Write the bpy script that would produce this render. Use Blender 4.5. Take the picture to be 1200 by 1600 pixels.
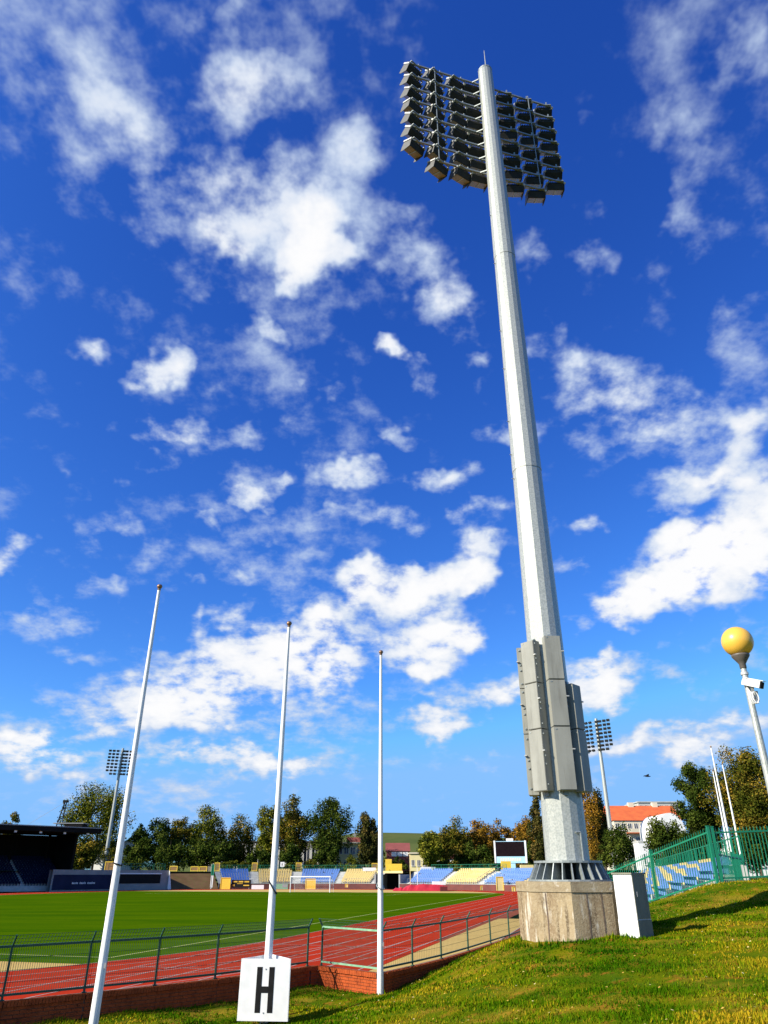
import bpy, math, random
import numpy as np
random.seed(7)
R = math.radians
scene = bpy.context.scene
col = scene.collection
for o in list(bpy.data.objects):
    bpy.data.objects.remove(o)

# ------------------------------------------------------------------ camera
EYE = 2.7                                   # metres above the running track
cd = bpy.data.cameras.new('camera'); cam = bpy.data.objects.new('camera', cd); col.objects.link(cam)
cam.location = (0, 0, EYE); cam.rotation_euler = (R(90 + 26.93), 0, 0)
cd.sensor_fit = 'VERTICAL'; cd.sensor_height = 36; cd.lens = 25.12
cd.clip_start = 0.1; cd.clip_end = 6000
scene.camera = cam

# ------------------------------------------------------------------ sky, sun, exposure
SUN_AZ, SUN_EL = -118.0, 31.0               # degrees clockwise from +Y; above the horizon
scene.view_settings.view_transform = 'Standard'; scene.view_settings.look = 'None'
scene.view_settings.gamma = 1; scene.view_settings.exposure = 0.7
scene.view_settings.use_curve_mapping = False
sd = bpy.data.lights.new('sun', 'SUN'); sun = bpy.data.objects.new('sun', sd); col.objects.link(sun)
sd.energy = 5.0; sd.angle = R(0.5); sd.color = (1.0, 0.93, 0.80)
sun.rotation_euler = (R(90 - SUN_EL), 0, R(-SUN_AZ + 180))
sun.location = (-40, -20, 60)

CLOUDS = [
    (-34.2, 52.8, 5.3, 4.1, 50, 0.5), (-39.3, 53.8, 3.6, 2.8, 63, 0.35), (-23.9, 50.7, 7.0, 3.9, -8, 0.62), (-14.3, 48.9, 9.2, 3.7, 4, 0.72),
    (-17.2, 56.3, 4.1, 2.8, 19, 0.85), (-18.1, 60.6, 1.7, 1.4, 28, 0.6), (-23.4, 59.4, 2.0, 1.2, 25, 0.45), (-26.8, 45.6, 4.6, 2.6, 2, 0.5),
    (-30.3, 51.6, 3.5, 2.4, 14, 0.4), (-18.0, 43.4, 3.6, 2.6, -4, 0.45), (-3.1, 53.5, 2.8, 2.5, 10, 0.62), (-7.7, 46.8, 3.3, 3.0, 85, 1.15),
    (-17.6, 46.5, 1.7, 1.2, 19, 0.9), (2.8, 47.1, 3.6, 2.7, -26, 0.6), (6.1, 43.2, 3.6, 2.5, -70, 0.85), (-11.1, 40.7, 2.4, 1.5, -1, 0.7),
    (1.1, 39.2, 1.8, 1.2, -1, 1.0), (-20.7, 36.5, 2.8, 1.7, -13, 0.85), (-27.8, 37.1, 1.5, 1.2, 0, 0.7), (-4.1, 35.9, 1.8, 0.9, 3, 0.5),
    (-18.2, 31.5, 4.3, 1.9, -9, 0.8), (-12.2, 31.9, 1.7, 1.1, -3, 0.65), (-12.8, 28.3, 2.6, 1.7, -20, 0.75), (-9.4, 29.7, 1.5, 0.9, 5, 0.7),
    (-3.5, 29.7, 3.3, 1.4, 2, 0.75), (5.6, 30.0, 3.1, 1.2, -3, 0.8), (6.9, 26.7, 2.1, 1.3, -3, 0.85), (0.0, 26.3, 3.6, 1.5, 0, 0.65),
    (-9.4, 23.6, 2.0, 0.7, 4, 0.6), (-15.6, 25.3, 1.5, 0.9, -9, 0.6), (-23.5, 23.0, 2.7, 1.2, -2, 0.5), (-29.8, 20.3, 1.8, 1.3, -5, 0.8),
    (8.4, 24.1, 2.8, 1.4, -3, 0.8), (-1.6, 21.4, 2.5, 2.1, 0, 1.15), (2.7, 20.9, 3.4, 2.4, -1, 1.2), (7.4, 21.9, 2.8, 2.2, -2, 1.2),
    (5.3, 17.5, 3.3, 2.0, -1, 1.15), (2.9, 15.7, 2.8, 2.0, 0, 1.0), (-5.1, 18.5, 2.9, 2.0, 1, 1.15), (-13.2, 16.4, 2.0, 1.5, 1, 1.0),
    (-9.4, 16.0, 3.9, 2.5, 1, 1.05), (-6.2, 14.2, 5.9, 3.2, 11, 1.05), (-14.0, 12.2, 6.1, 2.4, 13, 0.95), (-18.4, 10.4, 4.9, 1.7, 11, 0.75),
    (-13.2, 10.0, 9.0, 1.3, 2, 0.85), (-25.6, 17.5, 4.3, 1.5, 8, 0.5), (-24.8, 7.2, 5.7, 1.2, 3, 0.95), (-14.3, 7.3, 4.6, 1.0, 2, 0.95),
    (-8.7, 7.4, 4.5, 1.2, 1, 1.0), (-2.9, 7.2, 2.9, 0.5, 0, 0.5), (18.4, 45.4, 3.9, 2.0, -24, 0.65), (20.9, 47.4, 2.1, 1.4, -44, 0.55),
    (16.2, 40.8, 1.9, 1.7, -23, 0.55), (22.6, 33.9, 5.5, 3.5, -31, 0.7), (19.2, 37.0, 2.8, 2.1, -16, 0.6), (27.8, 31.1, 4.7, 1.8, -27, 0.6),
    (12.3, 33.0, 3.0, 1.0, -7, 0.65), (28.3, 27.2, 4.2, 1.9, 0, 0.95), (31.6, 29.5, 2.4, 1.7, -20, 0.85), (27.1, 22.0, 4.7, 2.5, 13, 1.2),
    (20.6, 18.1, 5.0, 2.0, 15, 1.1), (24.3, 19.8, 4.8, 2.3, 14, 1.15), (30.3, 22.3, 2.8, 2.7, 1, 1.15), (32.8, 25.0, 3.1, 2.7, -18, 1.0),
    (24.4, 25.3, 1.9, 0.9, 0, 0.8), (18.1, 25.9, 2.0, 0.7, 13, 0.75), (17.0, 13.2, 3.7, 1.8, -3, 1.05), (10.1, 13.0, 3.9, 1.5, 8, 1.0),
    (4.0, 10.3, 3.2, 1.5, 0, 0.9), (5.1, 12.6, 4.0, 1.0, 9, 0.7), (8.3, 8.0, 2.8, 0.5, -1, 0.75), (19.1, 9.0, 7.4, 1.1, 3, 0.8),
    (22.8, 7.4, 3.3, 0.8, -3, 0.9), (26.1, 9.4, 3.6, 1.1, 5, 0.9), (14.8, 7.0, 3.2, 0.6, -2, 0.55), (30.8, 42.3, 8.4, 1.4, 89, 0.42),
    (27.9, 41.3, 1.8, 1.3, 84, 0.3), (40.1, 53.1, 2.6, 1.9, 39, 0.45), (31.8, 34.6, 5.4, 2.4, 77, 0.28), (22.7, 52.6, 1.5, 0.6, -6, 0.42),
    (8.4, 59.1, 2.6, 1.3, -8, 0.25), (15.7, 48.7, 1.4, 1.3, -36, 0.4), (-26.9, 51.6, 5.2, 3.3, 3, 0.48), (-21.3, 49.1, 6.5, 3.0, 4, 0.55),
    (-32.4, 47.5, 3.1, 2.4, 19, 0.5), (-9.6, 50.7, 5.1, 2.6, 0, 0.5), (-29.3, 57.0, 3.4, 1.6, 11, 0.35), (-15.2, 14.3, 7.0, 1.9, 16, 0.7),
    (-2.1, 15.3, 4.5, 2.0, 0, 0.75), (-20.0, 29.0, 1.4, 0.8, 10, 0.55), (-22.7, 26.6, 1.4, 0.7, 11, 0.5), (-26.0, 25.5, 1.1, 0.6, 12, 0.45),
    (-27.9, 25.6, 1.3, 0.6, 13, 0.4), (-15.3, 35.1, 1.3, 0.6, 9, 0.5), (-7.9, 33.8, 1.5, 0.6, 5, 0.4), (1.8, 33.8, 1.7, 0.7, -1, 0.5),
    (-5.2, 26.8, 1.5, 0.8, 2, 0.55), (-19.4, 22.6, 1.7, 0.7, 8, 0.5), (-10.9, 21.2, 2.0, 0.7, 4, 0.55), (-16.0, 20.3, 1.9, 0.7, 5, 0.45),
    (-23.8, 15.4, 2.6, 0.7, 6, 0.5), (-22.8, 19.8, 2.2, 0.8, 8, 0.5), (3.8, 37.0, 2.0, 0.9, -2, 0.5), (10.2, 38.1, 1.7, 1.2, -8, 0.55),
    (10.8, 26.5, 1.5, 1.0, -5, 0.55), (-8.2, 37.3, 1.2, 0.6, 5, 0.4), (-30.3, 31.2, 1.2, 0.6, 18, 0.35), (13.4, 15.9, 2.4, 1.2, -3, 0.6),
    (22.0, 12.8, 2.6, 0.8, -5, 0.5), (16.2, 22.0, 1.6, 0.9, -6, 0.5), (-15.0, 12.7, 10.8, 3.1, 13, 0.85), (-4.2, 16.7, 6.5, 3.5, 16, 0.8),
    (-24.8, 7.3, 8.2, 1.7, 3, 0.85), (25.3, 20.4, 7.4, 3.4, 15, 0.95), (21.8, 33.1, 6.0, 3.3, -29, 0.6), (31.8, 45.1, 9.9, 1.8, 87, 0.34),
]

world = bpy.data.worlds.new('World'); scene.world = world; world.use_nodes = True
world.cycles.sampling_method = 'MANUAL'; world.cycles.sample_map_resolution = 256
wt = world.node_tree; WN = wt.nodes; WL = wt.links; WN.clear()
def wn(t, **kw):
    n = WN.new(t)
    for k, v in kw.items(): setattr(n, k, v)
    return n
def wlink(sock, v):
    if isinstance(v, (int, float)): sock.default_value = v
    elif isinstance(v, tuple): sock.default_value = v
    else: WL.new(v, sock)
def wm(op, a, b=None, c=None, clamp=False):
    n = wn('ShaderNodeMath', operation=op, use_clamp=clamp)
    for i, v in enumerate((a, b, c)):
        if v is not None: wlink(n.inputs[i], v)
    return n.outputs[0]
def wv(op, a, b=None):
    n = wn('ShaderNodeVectorMath', operation=op)
    wlink(n.inputs[0], a)
    if b is not None: wlink(n.inputs[3] if op == 'SCALE' else n.inputs[1], b)
    return n.outputs[0]
def wnoise(vec, scale, detail, rough=.55, lac=2.0, dim='2D'):
    n = wn('ShaderNodeTexNoise', noise_dimensions=dim); wlink(n.inputs['Vector'], vec)
    n.inputs['Scale'].default_value = scale; n.inputs['Detail'].default_value = detail
    n.inputs['Roughness'].default_value = rough; n.inputs['Lacunarity'].default_value = lac
    return n
def wramp(v, a, b, lo=0., hi=1.):
    n = wn('ShaderNodeMapRange', interpolation_type='SMOOTHSTEP')
    wlink(n.inputs[0], v); n.inputs[1].default_value = a; n.inputs[2].default_value = b
    n.inputs[3].default_value = lo; n.inputs[4].default_value = hi
    return n.outputs[0]
sky = wn('ShaderNodeTexSky'); sky.sky_type = 'NISHITA'; sky.sun_disc = False
sky.sun_elevation = R(SUN_EL); sky.sun_rotation = R(SUN_AZ % 360); sky.air_density = 1.0; sky.dust_density = .6; sky.ozone_density = 1.5
sc = wn('ShaderNodeSeparateColor'); WL.new(sky.outputs[0], sc.inputs[0])
# a clear, polarised blue: one tone curve per channel over the whole sky
cr = wm('MULTIPLY', wm('POWER', wm('DIVIDE', wm('MINIMUM', sc.outputs[0], 3.5), 2.0), 1.7), 0.95)
cg = wm('MULTIPLY', wm('POWER', wm('DIVIDE', wm('MINIMUM', sc.outputs[1], 4.2), 3.0), 1.45), 3.3)
cb = wm('MULTIPLY', wm('POWER', wm('DIVIDE', wm('MINIMUM', sc.outputs[2], 4.7), 4.4), 1.05), 9.5)
cc = wn('ShaderNodeCombineColor')
for i, v in enumerate((cr, cg, cb)): WL.new(v, cc.inputs[i])
tc = wn('ShaderNodeTexCoord'); DIRV = tc.outputs['Generated']
sx = wn('ShaderNodeSeparateXYZ'); WL.new(DIRV, sx.inputs[0])
zz = wm('ADD', wm('MAXIMUM', sx.outputs[2], 0.0), 0.34)
pv = wn('ShaderNodeCombineXYZ'); WL.new(wm('DIVIDE', sx.outputs[0], zz), pv.inputs[0]); WL.new(wm('DIVIDE', sx.outputs[1], zz), pv.inputs[1])
P = pv.outputs[0]
warp = wnoise(P, 4.0, 2)
P2 = wv('ADD', P, wv('SCALE', wv('SUBTRACT', warp.outputs['Color'], (.5, .5, .5)), 0.07))
n_big = wnoise(P2, 4.4, 7, .58)                     # billows
n_sm = wnoise(P, 16.0, 4, .58)                      # small altocumulus cells
wd = wnoise(DIRV, 8.0, 4, .62, dim='3D')
DW = wv('ADD', DIRV, wv('SCALE', wv('SUBTRACT', wd.outputs['Color'], (.5, .5, .5)), 0.15))
from mathutils import Vector, Matrix
# cloud cover by bearing and height: soft mounds gathered into a map, then written as products of curves
GA, GE = np.radians(np.linspace(-64, 64, 112)), np.radians(np.linspace(-2, 78, 84))
ga, ge = np.meshgrid(GA, GE)
gd = np.stack([np.sin(ga) * np.cos(ge), np.cos(ga) * np.cos(ge), np.sin(ge)], -1); cmap = np.zeros(ga.shape)
for (az, el, a, b, rot, w) in CLOUDS:
    az_, el_ = R(az), R(el)
    D = np.array((math.sin(az_) * math.cos(el_), math.cos(az_) * math.cos(el_), math.sin(el_)))
    Rt = np.array((math.cos(az_), -math.sin(az_), 0)); Up = np.cross(Rt, D); ca, sa = math.cos(R(rot)), math.sin(R(rot))
    du = gd @ (Rt * ca + Up * sa) / (R(a) * 1.25); dv = gd @ (-Rt * sa + Up * ca) / (R(b) * 1.25)
    cmap += np.clip(w * (1 - du * du - dv * dv), 0, None) ** 3
cmap = cmap ** (1 / 3.)
fade = np.clip((64 - np.degrees(np.abs(ga))) / 6, 0, 1) * np.clip((78 - np.degrees(ge)) / 6, 0, 1); cmap *= fade
RANK = 33
su, ss, sv = np.linalg.svd(cmap, full_matrices=False)
def curve3(cols):
    """three curves (values -1..1 stored as 0..1) in one RGB Curves node"""
    n = wn('ShaderNodeRGBCurve'); mpg = n.mapping; mpg.extend = 'HORIZONTAL'
    for k in range(3):
        v = cols[k] * .5 + .5; cv = mpg.curves[k]; m = len(v)
        cv.points[0].location = (0, float(v[0])); cv.points[1].location = (1, float(v[-1]))
        for i in range(1, m - 1): cv.points.new(i / (m - 1), float(v[i]))
    mpg.update(); return n
sw = wn('ShaderNodeSeparateXYZ'); WL.new(DW, sw.inputs[0])
hyp = wm('SQRT', wm('MULTIPLY_ADD', sw.outputs[0], sw.outputs[0], wm('MULTIPLY', sw.outputs[1], sw.outputs[1])))
az01 = wm('MULTIPLY_ADD', wm('ARCTAN2', sw.outputs[0], sw.outputs[1]), 1 / R(128), .5, True)
el01 = wm('MULTIPLY_ADD', wm('ARCTAN2', sw.outputs[2], hyp), 1 / R(80), 2 / 80., True)
acc = None
for k in range(0, RANK, 3):
    A_, B_, sc_ = [], [], []
    for q in range(k, k + 3):
        ma_, mb_ = np.abs(sv[q]).max(), np.abs(su[:, q]).max(); A_.append(sv[q] / ma_); B_.append(su[:, q] / mb_); sc_.append(float(ss[q] * ma_ * mb_))
    ca_, cb2 = curve3(A_), curve3(B_); WL.new(az01, ca_.inputs[1]); WL.new(el01, cb2.inputs[1])
    va = wn('ShaderNodeVectorMath', operation='MULTIPLY_ADD'); WL.new(ca_.outputs[0], va.inputs[0]); va.inputs[1].default_value = (2, 2, 2); va.inputs[2].default_value = (-1, -1, -1)
    vb = wn('ShaderNodeVectorMath', operation='MULTIPLY_ADD'); WL.new(cb2.outputs[0], vb.inputs[0]); vb.inputs[1].default_value = [2 * s_ for s_ in sc_]; vb.inputs[2].default_value = [-s_ for s_ in sc_]
    dp = wn('ShaderNodeVectorMath', operation='DOT_PRODUCT'); WL.new(va.outputs[0], dp.inputs[0]); WL.new(vb.outputs[0], dp.inputs[1])
    acc = wm('ADD', dp.outputs['Value'], acc if acc is not None else 0.0)
far = wnoise(P, 1.5, 1)                               # loose cloud over the rest of the sky
cover = wm('MAXIMUM', acc, wramp(far.outputs['Fac'], .32, .72, .06, .36))
det = wm('ADD', wm('MULTIPLY', wm('SUBTRACT', n_big.outputs['Fac'], .5), 1.9),
         wm('MULTIPLY', wm('SUBTRACT', n_sm.outputs['Fac'], .5), 1.7))
val = wm('MULTIPLY_ADD', det, wm('MULTIPLY_ADD', cover, .7, .55), cover)
alpha = wm('MULTIPLY', wramp(val, .16, 1.08), wramp(sx.outputs[2], 0.0, .06, .45, 1.))
white = wramp(wm('ADD', wm('MULTIPLY', cover, .95), wm('MULTIPLY', det, .45)), .50, 1.22)
cl = wn('ShaderNodeMix', data_type='RGBA'); WL.new(white, cl.inputs[0])
cl.inputs[6].default_value = (5.4, 6.6, 8.7, 1); cl.inputs[7].default_value = (9.9, 9.9, 10.0, 1)
fin = wn('ShaderNodeMix', data_type='RGBA'); WL.new(alpha, fin.inputs[0]); WL.new(cc.outputs[0], fin.inputs[6]); WL.new(cl.outputs[2], fin.inputs[7])
bg = wn('ShaderNodeBackground'); WL.new(fin.outputs[2], bg.inputs[0]); bg.inputs[1].default_value = 0.0615
wo = wn('ShaderNodeOutputWorld'); WL.new(bg.outputs[0], wo.inputs[0])

# ------------------------------------------------------------------ materials
MATS = {}
def mat(name, c1, c2=None, scale=6., rough=.7, metal=0., bump=0., detail=5., lo=.35, hi=.65, bscale=None, coat=0., spec=.5):
    if name in MATS: return MATS[name]
    m = bpy.data.materials.new(name); m.use_nodes = True; nt = m.node_tree; b = nt.nodes['Principled BSDF']
    b.inputs['Roughness'].default_value = rough; b.inputs['Metallic'].default_value = metal
    b.inputs['Specular IOR Level'].default_value = spec
    if coat: b.inputs['Coat Weight'].default_value = coat
    tcn = nt.nodes.new('ShaderNodeTexCoord')
    if c2 is None: c2 = tuple(x * .82 for x in c1)
    n = nt.nodes.new('ShaderNodeTexNoise'); n.inputs['Scale'].default_value = scale; n.inputs['Detail'].default_value = detail
    nt.links.new(tcn.outputs['Object'], n.inputs['Vector'])
    r = nt.nodes.new('ShaderNodeValToRGB'); r.color_ramp.elements[0].position = lo; r.color_ramp.elements[1].position = hi
    r.color_ramp.elements[0].color = (*c1, 1); r.color_ramp.elements[1].color = (*c2, 1)
    nt.links.new(n.outputs['Fac'], r.inputs[0]); nt.links.new(r.outputs[0], b.inputs['Base Color'])
    if bump:
        n2 = nt.nodes.new('ShaderNodeTexNoise'); n2.inputs['Scale'].default_value = bscale or scale * 4; n2.inputs['Detail'].default_value = 4
        nt.links.new(tcn.outputs['Object'], n2.inputs['Vector'])
        bp = nt.nodes.new('ShaderNodeBump'); bp.inputs['Strength'].default_value = bump; bp.inputs['Distance'].default_value = .02
        nt.links.new(n2.outputs['Fac'], bp.inputs['Height']); nt.links.new(bp.outputs[0], b.inputs['Normal'])
    MATS[name] = m; return m
def ramp_layers(name, layers, base, rough=.9, bump=.3, bscale=30., spec=.0):
    """base colour overlaid with several noise patches: layers = (colour, scale(xyz), lo, hi, strength)"""
    m = bpy.data.materials.new(name); m.use_nodes = True; nt = m.node_tree; b = nt.nodes['Principled BSDF']
    b.inputs['Roughness'].default_value = rough; b.inputs['Specular IOR Level'].default_value = spec
    tcn = nt.nodes.new('ShaderNodeTexCoord'); cur = None
    for (c, s, lo, hi, st) in layers:
        mp = nt.nodes.new('ShaderNodeMapping'); mp.inputs[3].default_value = s
        nt.links.new(tcn.outputs['Object'], mp.inputs[0])
        n = nt.nodes.new('ShaderNodeTexNoise'); n.inputs['Scale'].default_value = 1.; n.inputs['Detail'].default_value = 6; n.inputs['Roughness'].default_value = .62
        nt.links.new(mp.outputs[0], n.inputs['Vector'])
        mr = nt.nodes.new('ShaderNodeMapRange'); mr.inputs[1].default_value = lo; mr.inputs[2].default_value = hi; mr.inputs[4].default_value = st
        nt.links.new(n.outputs['Fac'], mr.inputs[0])
        mx = nt.nodes.new('ShaderNodeMix'); mx.data_type = 'RGBA'; nt.links.new(mr.outputs[0], mx.inputs[0])
        if cur is None: mx.inputs[6].default_value = (*base, 1)
        else: nt.links.new(cur, mx.inputs[6])
        mx.inputs[7].default_value = (*c, 1); cur = mx.outputs[2]
    nt.links.new(cur, b.inputs['Base Color'])
    if bump:
        n2 = nt.nodes.new('ShaderNodeTexNoise'); n2.inputs['Scale'].default_value = bscale; n2.inputs['Detail'].default_value = 5
        nt.links.new(tcn.outputs['Object'], n2.inputs['Vector'])
        bp = nt.nodes.new('ShaderNodeBump'); bp.inputs['Strength'].default_value = bump; bp.inputs['Distance'].default_value = .03
        nt.links.new(n2.outputs['Fac'], bp.inputs['Height']); nt.links.new(bp.outputs[0], b.inputs['Normal'])
    MATS[name] = m; return m
def foliage(name, a, b_, c):
    """leaves: three tones mixed per leaf (random face value) and by branch-sized noise"""
    m = bpy.data.materials.new(name); m.use_nodes = True; nt = m.node_tree; b = nt.nodes['Principled BSDF']
    b.inputs['Roughness'].default_value = .75; b.inputs['Specular IOR Level'].default_value = .0
    at = nt.nodes.new('ShaderNodeAttribute'); at.attribute_name = 'leaf'
    tcn = nt.nodes.new('ShaderNodeTexCoord'); n = nt.nodes.new('ShaderNodeTexNoise'); n.inputs['Scale'].default_value = .35; n.inputs['Detail'].default_value = 3
    nt.links.new(tcn.outputs['Object'], n.inputs['Vector'])
    ad = nt.nodes.new('ShaderNodeMath'); ad.operation = 'MULTIPLY_ADD'; nt.links.new(at.outputs['Fac'], ad.inputs[0]); ad.inputs[1].default_value = .45
    ml = nt.nodes.new('ShaderNodeMath'); ml.operation = 'MULTIPLY_ADD'; nt.links.new(n.outputs['Fac'], ml.inputs[0]); ml.inputs[1].default_value = 1.3; ml.inputs[2].default_value = -.38
    nt.links.new(ml.outputs[0], ad.inputs[2])
    r = nt.nodes.new('ShaderNodeValToRGB'); e = r.color_ramp.elements; e[0].position = .2; e[1].position = .8; e[0].color = (*a, 1); e[1].color = (*c, 1)
    k = e.new(.5); k.color = (*b_, 1)
    nt.links.new(ad.outputs[0], r.inputs[0]); nt.links.new(r.outputs[0], b.inputs['Base Color'])
    MATS[name] = m; return m
M_galv = mat('galvanised_steel', (.45, .46, .41), (.31, .33, .30), 22., .42, .25, .0, 8, .40, .66)
M_galvd = mat('dull_galvanised_steel', (.34, .37, .36), (.24, .27, .26), 20., .5, .4)
M_box = ramp_layers('grey_enamel', [((.22, .22, .19), (3., 3., .5), .45, .62, .8), ((.16, .15, .12), (14., 14., .6), .58, .70, .6), ((.33, .33, .29), (1.2, 1.2, .8), .5, .65, .5)], (.285, .285, .245), .5, .05, 60, .3)
M_lamp = mat('dark_lamp_housing', (.018, .019, .017), (.03, .03, .027), 5., .7, spec=.2)
M_alu = mat('aluminium_side_plate', (.52, .52, .48), (.42, .42, .39), 8., .45, .2)
M_glass = mat('amber_reflection_lamp_glass', (.36, .22, .06), (.26, .17, .06), 4., .3)  # amber reflection of the ground coloured into the panes
M_dglass = mat('dark_lamp_glass', (.05, .055, .065), (.07, .075, .085), 4., .3)
M_side = mat('grey_lamp_side', (.09, .09, .08), (.06, .06, .054), 6., .6)
M_conc = ramp_layers('stained_concrete', [((.24, .17, .10), (1.8, 1.8, .5), .42, .56, .85), ((.09, .065, .04), (6., 6., .45), .52, .62, .85),
                     ((.60, .55, .45), (4., 4., .9), .55, .62, .9), ((.20, .15, .09), (3., 3., 3.), .50, .62, .6), ((.42, .34, .22), (18., 18., 18.), .47, .6, .6)], (.38, .295, .175), .9, .35, 40)
M_cap = ramp_layers('pale_concrete', [((.24, .18, .11), (4., 4., 6.), .45, .65, .85), ((.58, .54, .45), (6., 6., 6.), .56, .7, .7)], (.34, .275, .175), .9, .4, 30)
M_cabinet = mat('white_cabinet_paint', (.78, .79, .78), (.70, .71, .70), 3., .45)
M_cabshade = ramp_layers('shaded_cabinet_paint', [((.16, .155, .12), (3, 3, 1.2), .45, .65, .6)], (.25, .24, .18), .6, .15, 60)  # shade of the cabinet's right face darkened into the paint, with mottling
M_white = mat('white_paint', (.80, .80, .78), (.72, .72, .70), 4., .4)
M_pole = ramp_layers('white_pole_paint', [((.48, .48, .45), (9., 9., 2.), .55, .72, .7)], (.80, .80, .77), .45, .1, 40)
M_black = mat('black_paint', (.010, .010, .010), (.016, .016, .016), 6., .7, spec=.1)
M_brass = mat('weathered_copper_ball', (.30, .17, .09), (.2, .12, .07), 20., .4, .5)
M_greenf = mat('green_fence_paint', (.008, .20, .10), (.008, .16, .085), 5., .45)
M_dgreen = mat('dark_green_fence_paint', (.012, .065, .04), (.018, .085, .05), 8., .5)
M_lgreen = mat('pale_green_paint', (.22, .42, .26), (.15, .33, .19), 8., .55)
M_wire = mat('green_wire', (.008, .05, .03), (.012, .06, .034), 8., .7)
M_brick = ramp_layers('red_brick', [((.25, .05, .018), (5, 5, 5), .45, .65, .8), ((.50, .14, .05), (18, 18, 18), .55, .75, .6)], (.42, .085, .025), .85, .5, 40)
M_mortar = mat('mortar', (.16, .11, .08), (.1, .07, .05), 12., .95)
M_yellow = mat('yellow_paint', (.80, .56, .05), (.70, .46, .04), 5., .5)
M_orange_globe = mat('amber_globe', (.80, .47, .07), (.76, .42, .05), 2., .35, coat=.15)
M_seatblue = mat('blue_seat_plastic', (.14, .27, .58), (.17, .31, .62), 2., .45)
M_seatyel = mat('yellow_seat_plastic', (.68, .54, .22), (.72, .58, .27), 2., .45)
M_shadeseat = mat('shaded_blue_seat_plastic', (.005, .008, .03), (.007, .011, .04), 2., .7, spec=.1)  # blue seats with the shade under the roof put into their colour
M_step = mat('stand_concrete', (.50, .50, .46), (.40, .40, .37), 1.5, .9)
M_trim = mat('grey_trim', (.30, .31, .31), (.24, .25, .25), 6., .6)

# ------------------------------------------------------------------ mesh helpers
def V(*a): return Vector(a)
class MB:
    """collects simple shapes; build() links them as ONE mesh object"""
    def __init__(s): s.v = []; s.f = []
    def add(s, vs, fs):
        k = len(s.v); s.v += [tuple(v) for v in vs]; s.f += [tuple(i + k for i in f) for f in fs]; return s
    def obox(s, c, a, b, h, la, lb, lh):
        """box centred at c with half-lengths la,lb,lh along unit axes a,b,h"""
        c, a, b, h = Vector(c), Vector(a), Vector(b), Vector(h)
        vs = [c + a * (la * i) + b * (lb * j) + h * (lh * k) for k in (-1, 1) for (i, j) in ((-1, -1), (1, -1), (1, 1), (-1, 1))]
        return s.add(vs, [(3, 2, 1, 0), (4, 5, 6, 7), (0, 1, 5, 4), (1, 2, 6, 5), (2, 3, 7, 6), (3, 0, 4, 7)])
    def box(s, x0, x1, y0, y1, z0, z1):
        return s.obox(((x0 + x1) / 2, (y0 + y1) / 2, (z0 + z1) / 2), (1, 0, 0), (0, 1, 0), (0, 0, 1), abs(x1 - x0) / 2, abs(y1 - y0) / 2, abs(z1 - z0) / 2)
    def beam(s, p, q, w, h=None):
        p, q = Vector(p), Vector(q); d = q - p; L = d.length; d.normalize()
        up = Vector((0, 0, 1)) if abs(d.z) < .95 else Vector((1, 0, 0))
        a = d.cross(up).normalized(); b = a.cross(d)
        return s.obox((p + q) / 2, a, d, b, w / 2, L / 2, (h or w) / 2)
    def cone(s, p, q, r0, r1, n=12, caps=True, turn=0.):
        p, q = Vector(p), Vector(q); d = (q - p).normalized()
        up = Vector((0, 0, 1)) if abs(d.z) < .95 else Vector((0, 1, 0))
        a = (Vector((1, 0, 0)) if abs(d.z) >= .95 else d.cross(up).normalized()); b = d.cross(a)
        vs = []
        for c, r in ((p, r0), (q, r1)):
            for i in range(n):
                t = 2 * math.pi * (i + turn) / n
                vs.append(c + a * (r * math.cos(t)) + b * (r * math.sin(t)))
        fs = [(i, (i + 1) % n, n + (i + 1) % n, n + i) for i in range(n)]
        if caps: fs += [tuple(range(n - 1, -1, -1)), tuple(range(n, 2 * n))]
        return s.add(vs, fs)
    def lathe(s, c, prof, n=20):
        c = Vector(c); vs = []; m = len(prof)
        for (r, z) in prof:
            for i in range(n):
                t = 2 * math.pi * i / n; vs.append(c + Vector((r * math.cos(t), r * math.sin(t), z)))
        fs = [(k * n + i, k * n + (i + 1) % n, (k + 1) * n + (i + 1) % n, (k + 1) * n + i) for k in range(m - 1) for i in range(n)]
        fs += [tuple(range(n - 1, -1, -1)), tuple(range((m - 1) * n, m * n))]
        return s.add(vs, fs)
    def tube(s, pts, r, n=6):
        for a, b in zip(pts[:-1], pts[1:]): s.cone(a, b, r, r, n)
        return s
    def prism(s, poly, z0, z1):
        n = len(poly)
        vs = [(x, y, z0) for x, y in poly] + [(x, y, z1) for x, y in poly]
        return s.add(vs, [tuple(range(n - 1, -1, -1)), tuple(range(n, 2 * n))] + [(i, (i + 1) % n, n + (i + 1) % n, n + i) for i in range(n)])
    def build(s, name, material, parent=None, local=False, smooth=False, kind=None, loc=None):
        off = wloc(parent) if (parent is not None and not local) else Vector((0, 0, 0))
        if loc is not None: off = off + Vector(loc)
        me = bpy.data.meshes.new(name)
        me.from_pydata([(x - off.x, y - off.y, z - off.z) for x, y, z in s.v], [], s.f); me.update()
        if smooth: me.shade_smooth()
        me.materials.append(material)
        return link(name, me, parent, loc, kind)
def link(name, me, parent=None, loc=None, kind=None):
    o = bpy.data.objects.new(name, me); col.objects.link(o); o.parent = parent
    if loc is not None: o.location = loc
    if kind: o['kind'] = kind
    return o
def wloc(o):
    v = Vector((0, 0, 0))
    while o is not None: v = v + o.location; o = o.parent
    return v
def tag(o, label, cat, group=None):
    o['label'] = label; o['category'] = cat
    if group: o['group'] = group
    return o
def thing(name, loc, label=None, cat=None, group=None, rz=0.):
    o = bpy.data.objects.new(name, None); o.empty_display_size = .2; col.objects.link(o)
    o.location = loc; o.rotation_euler = (0, 0, rz)
    if label: tag(o, label, cat, group)
    return o
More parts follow.
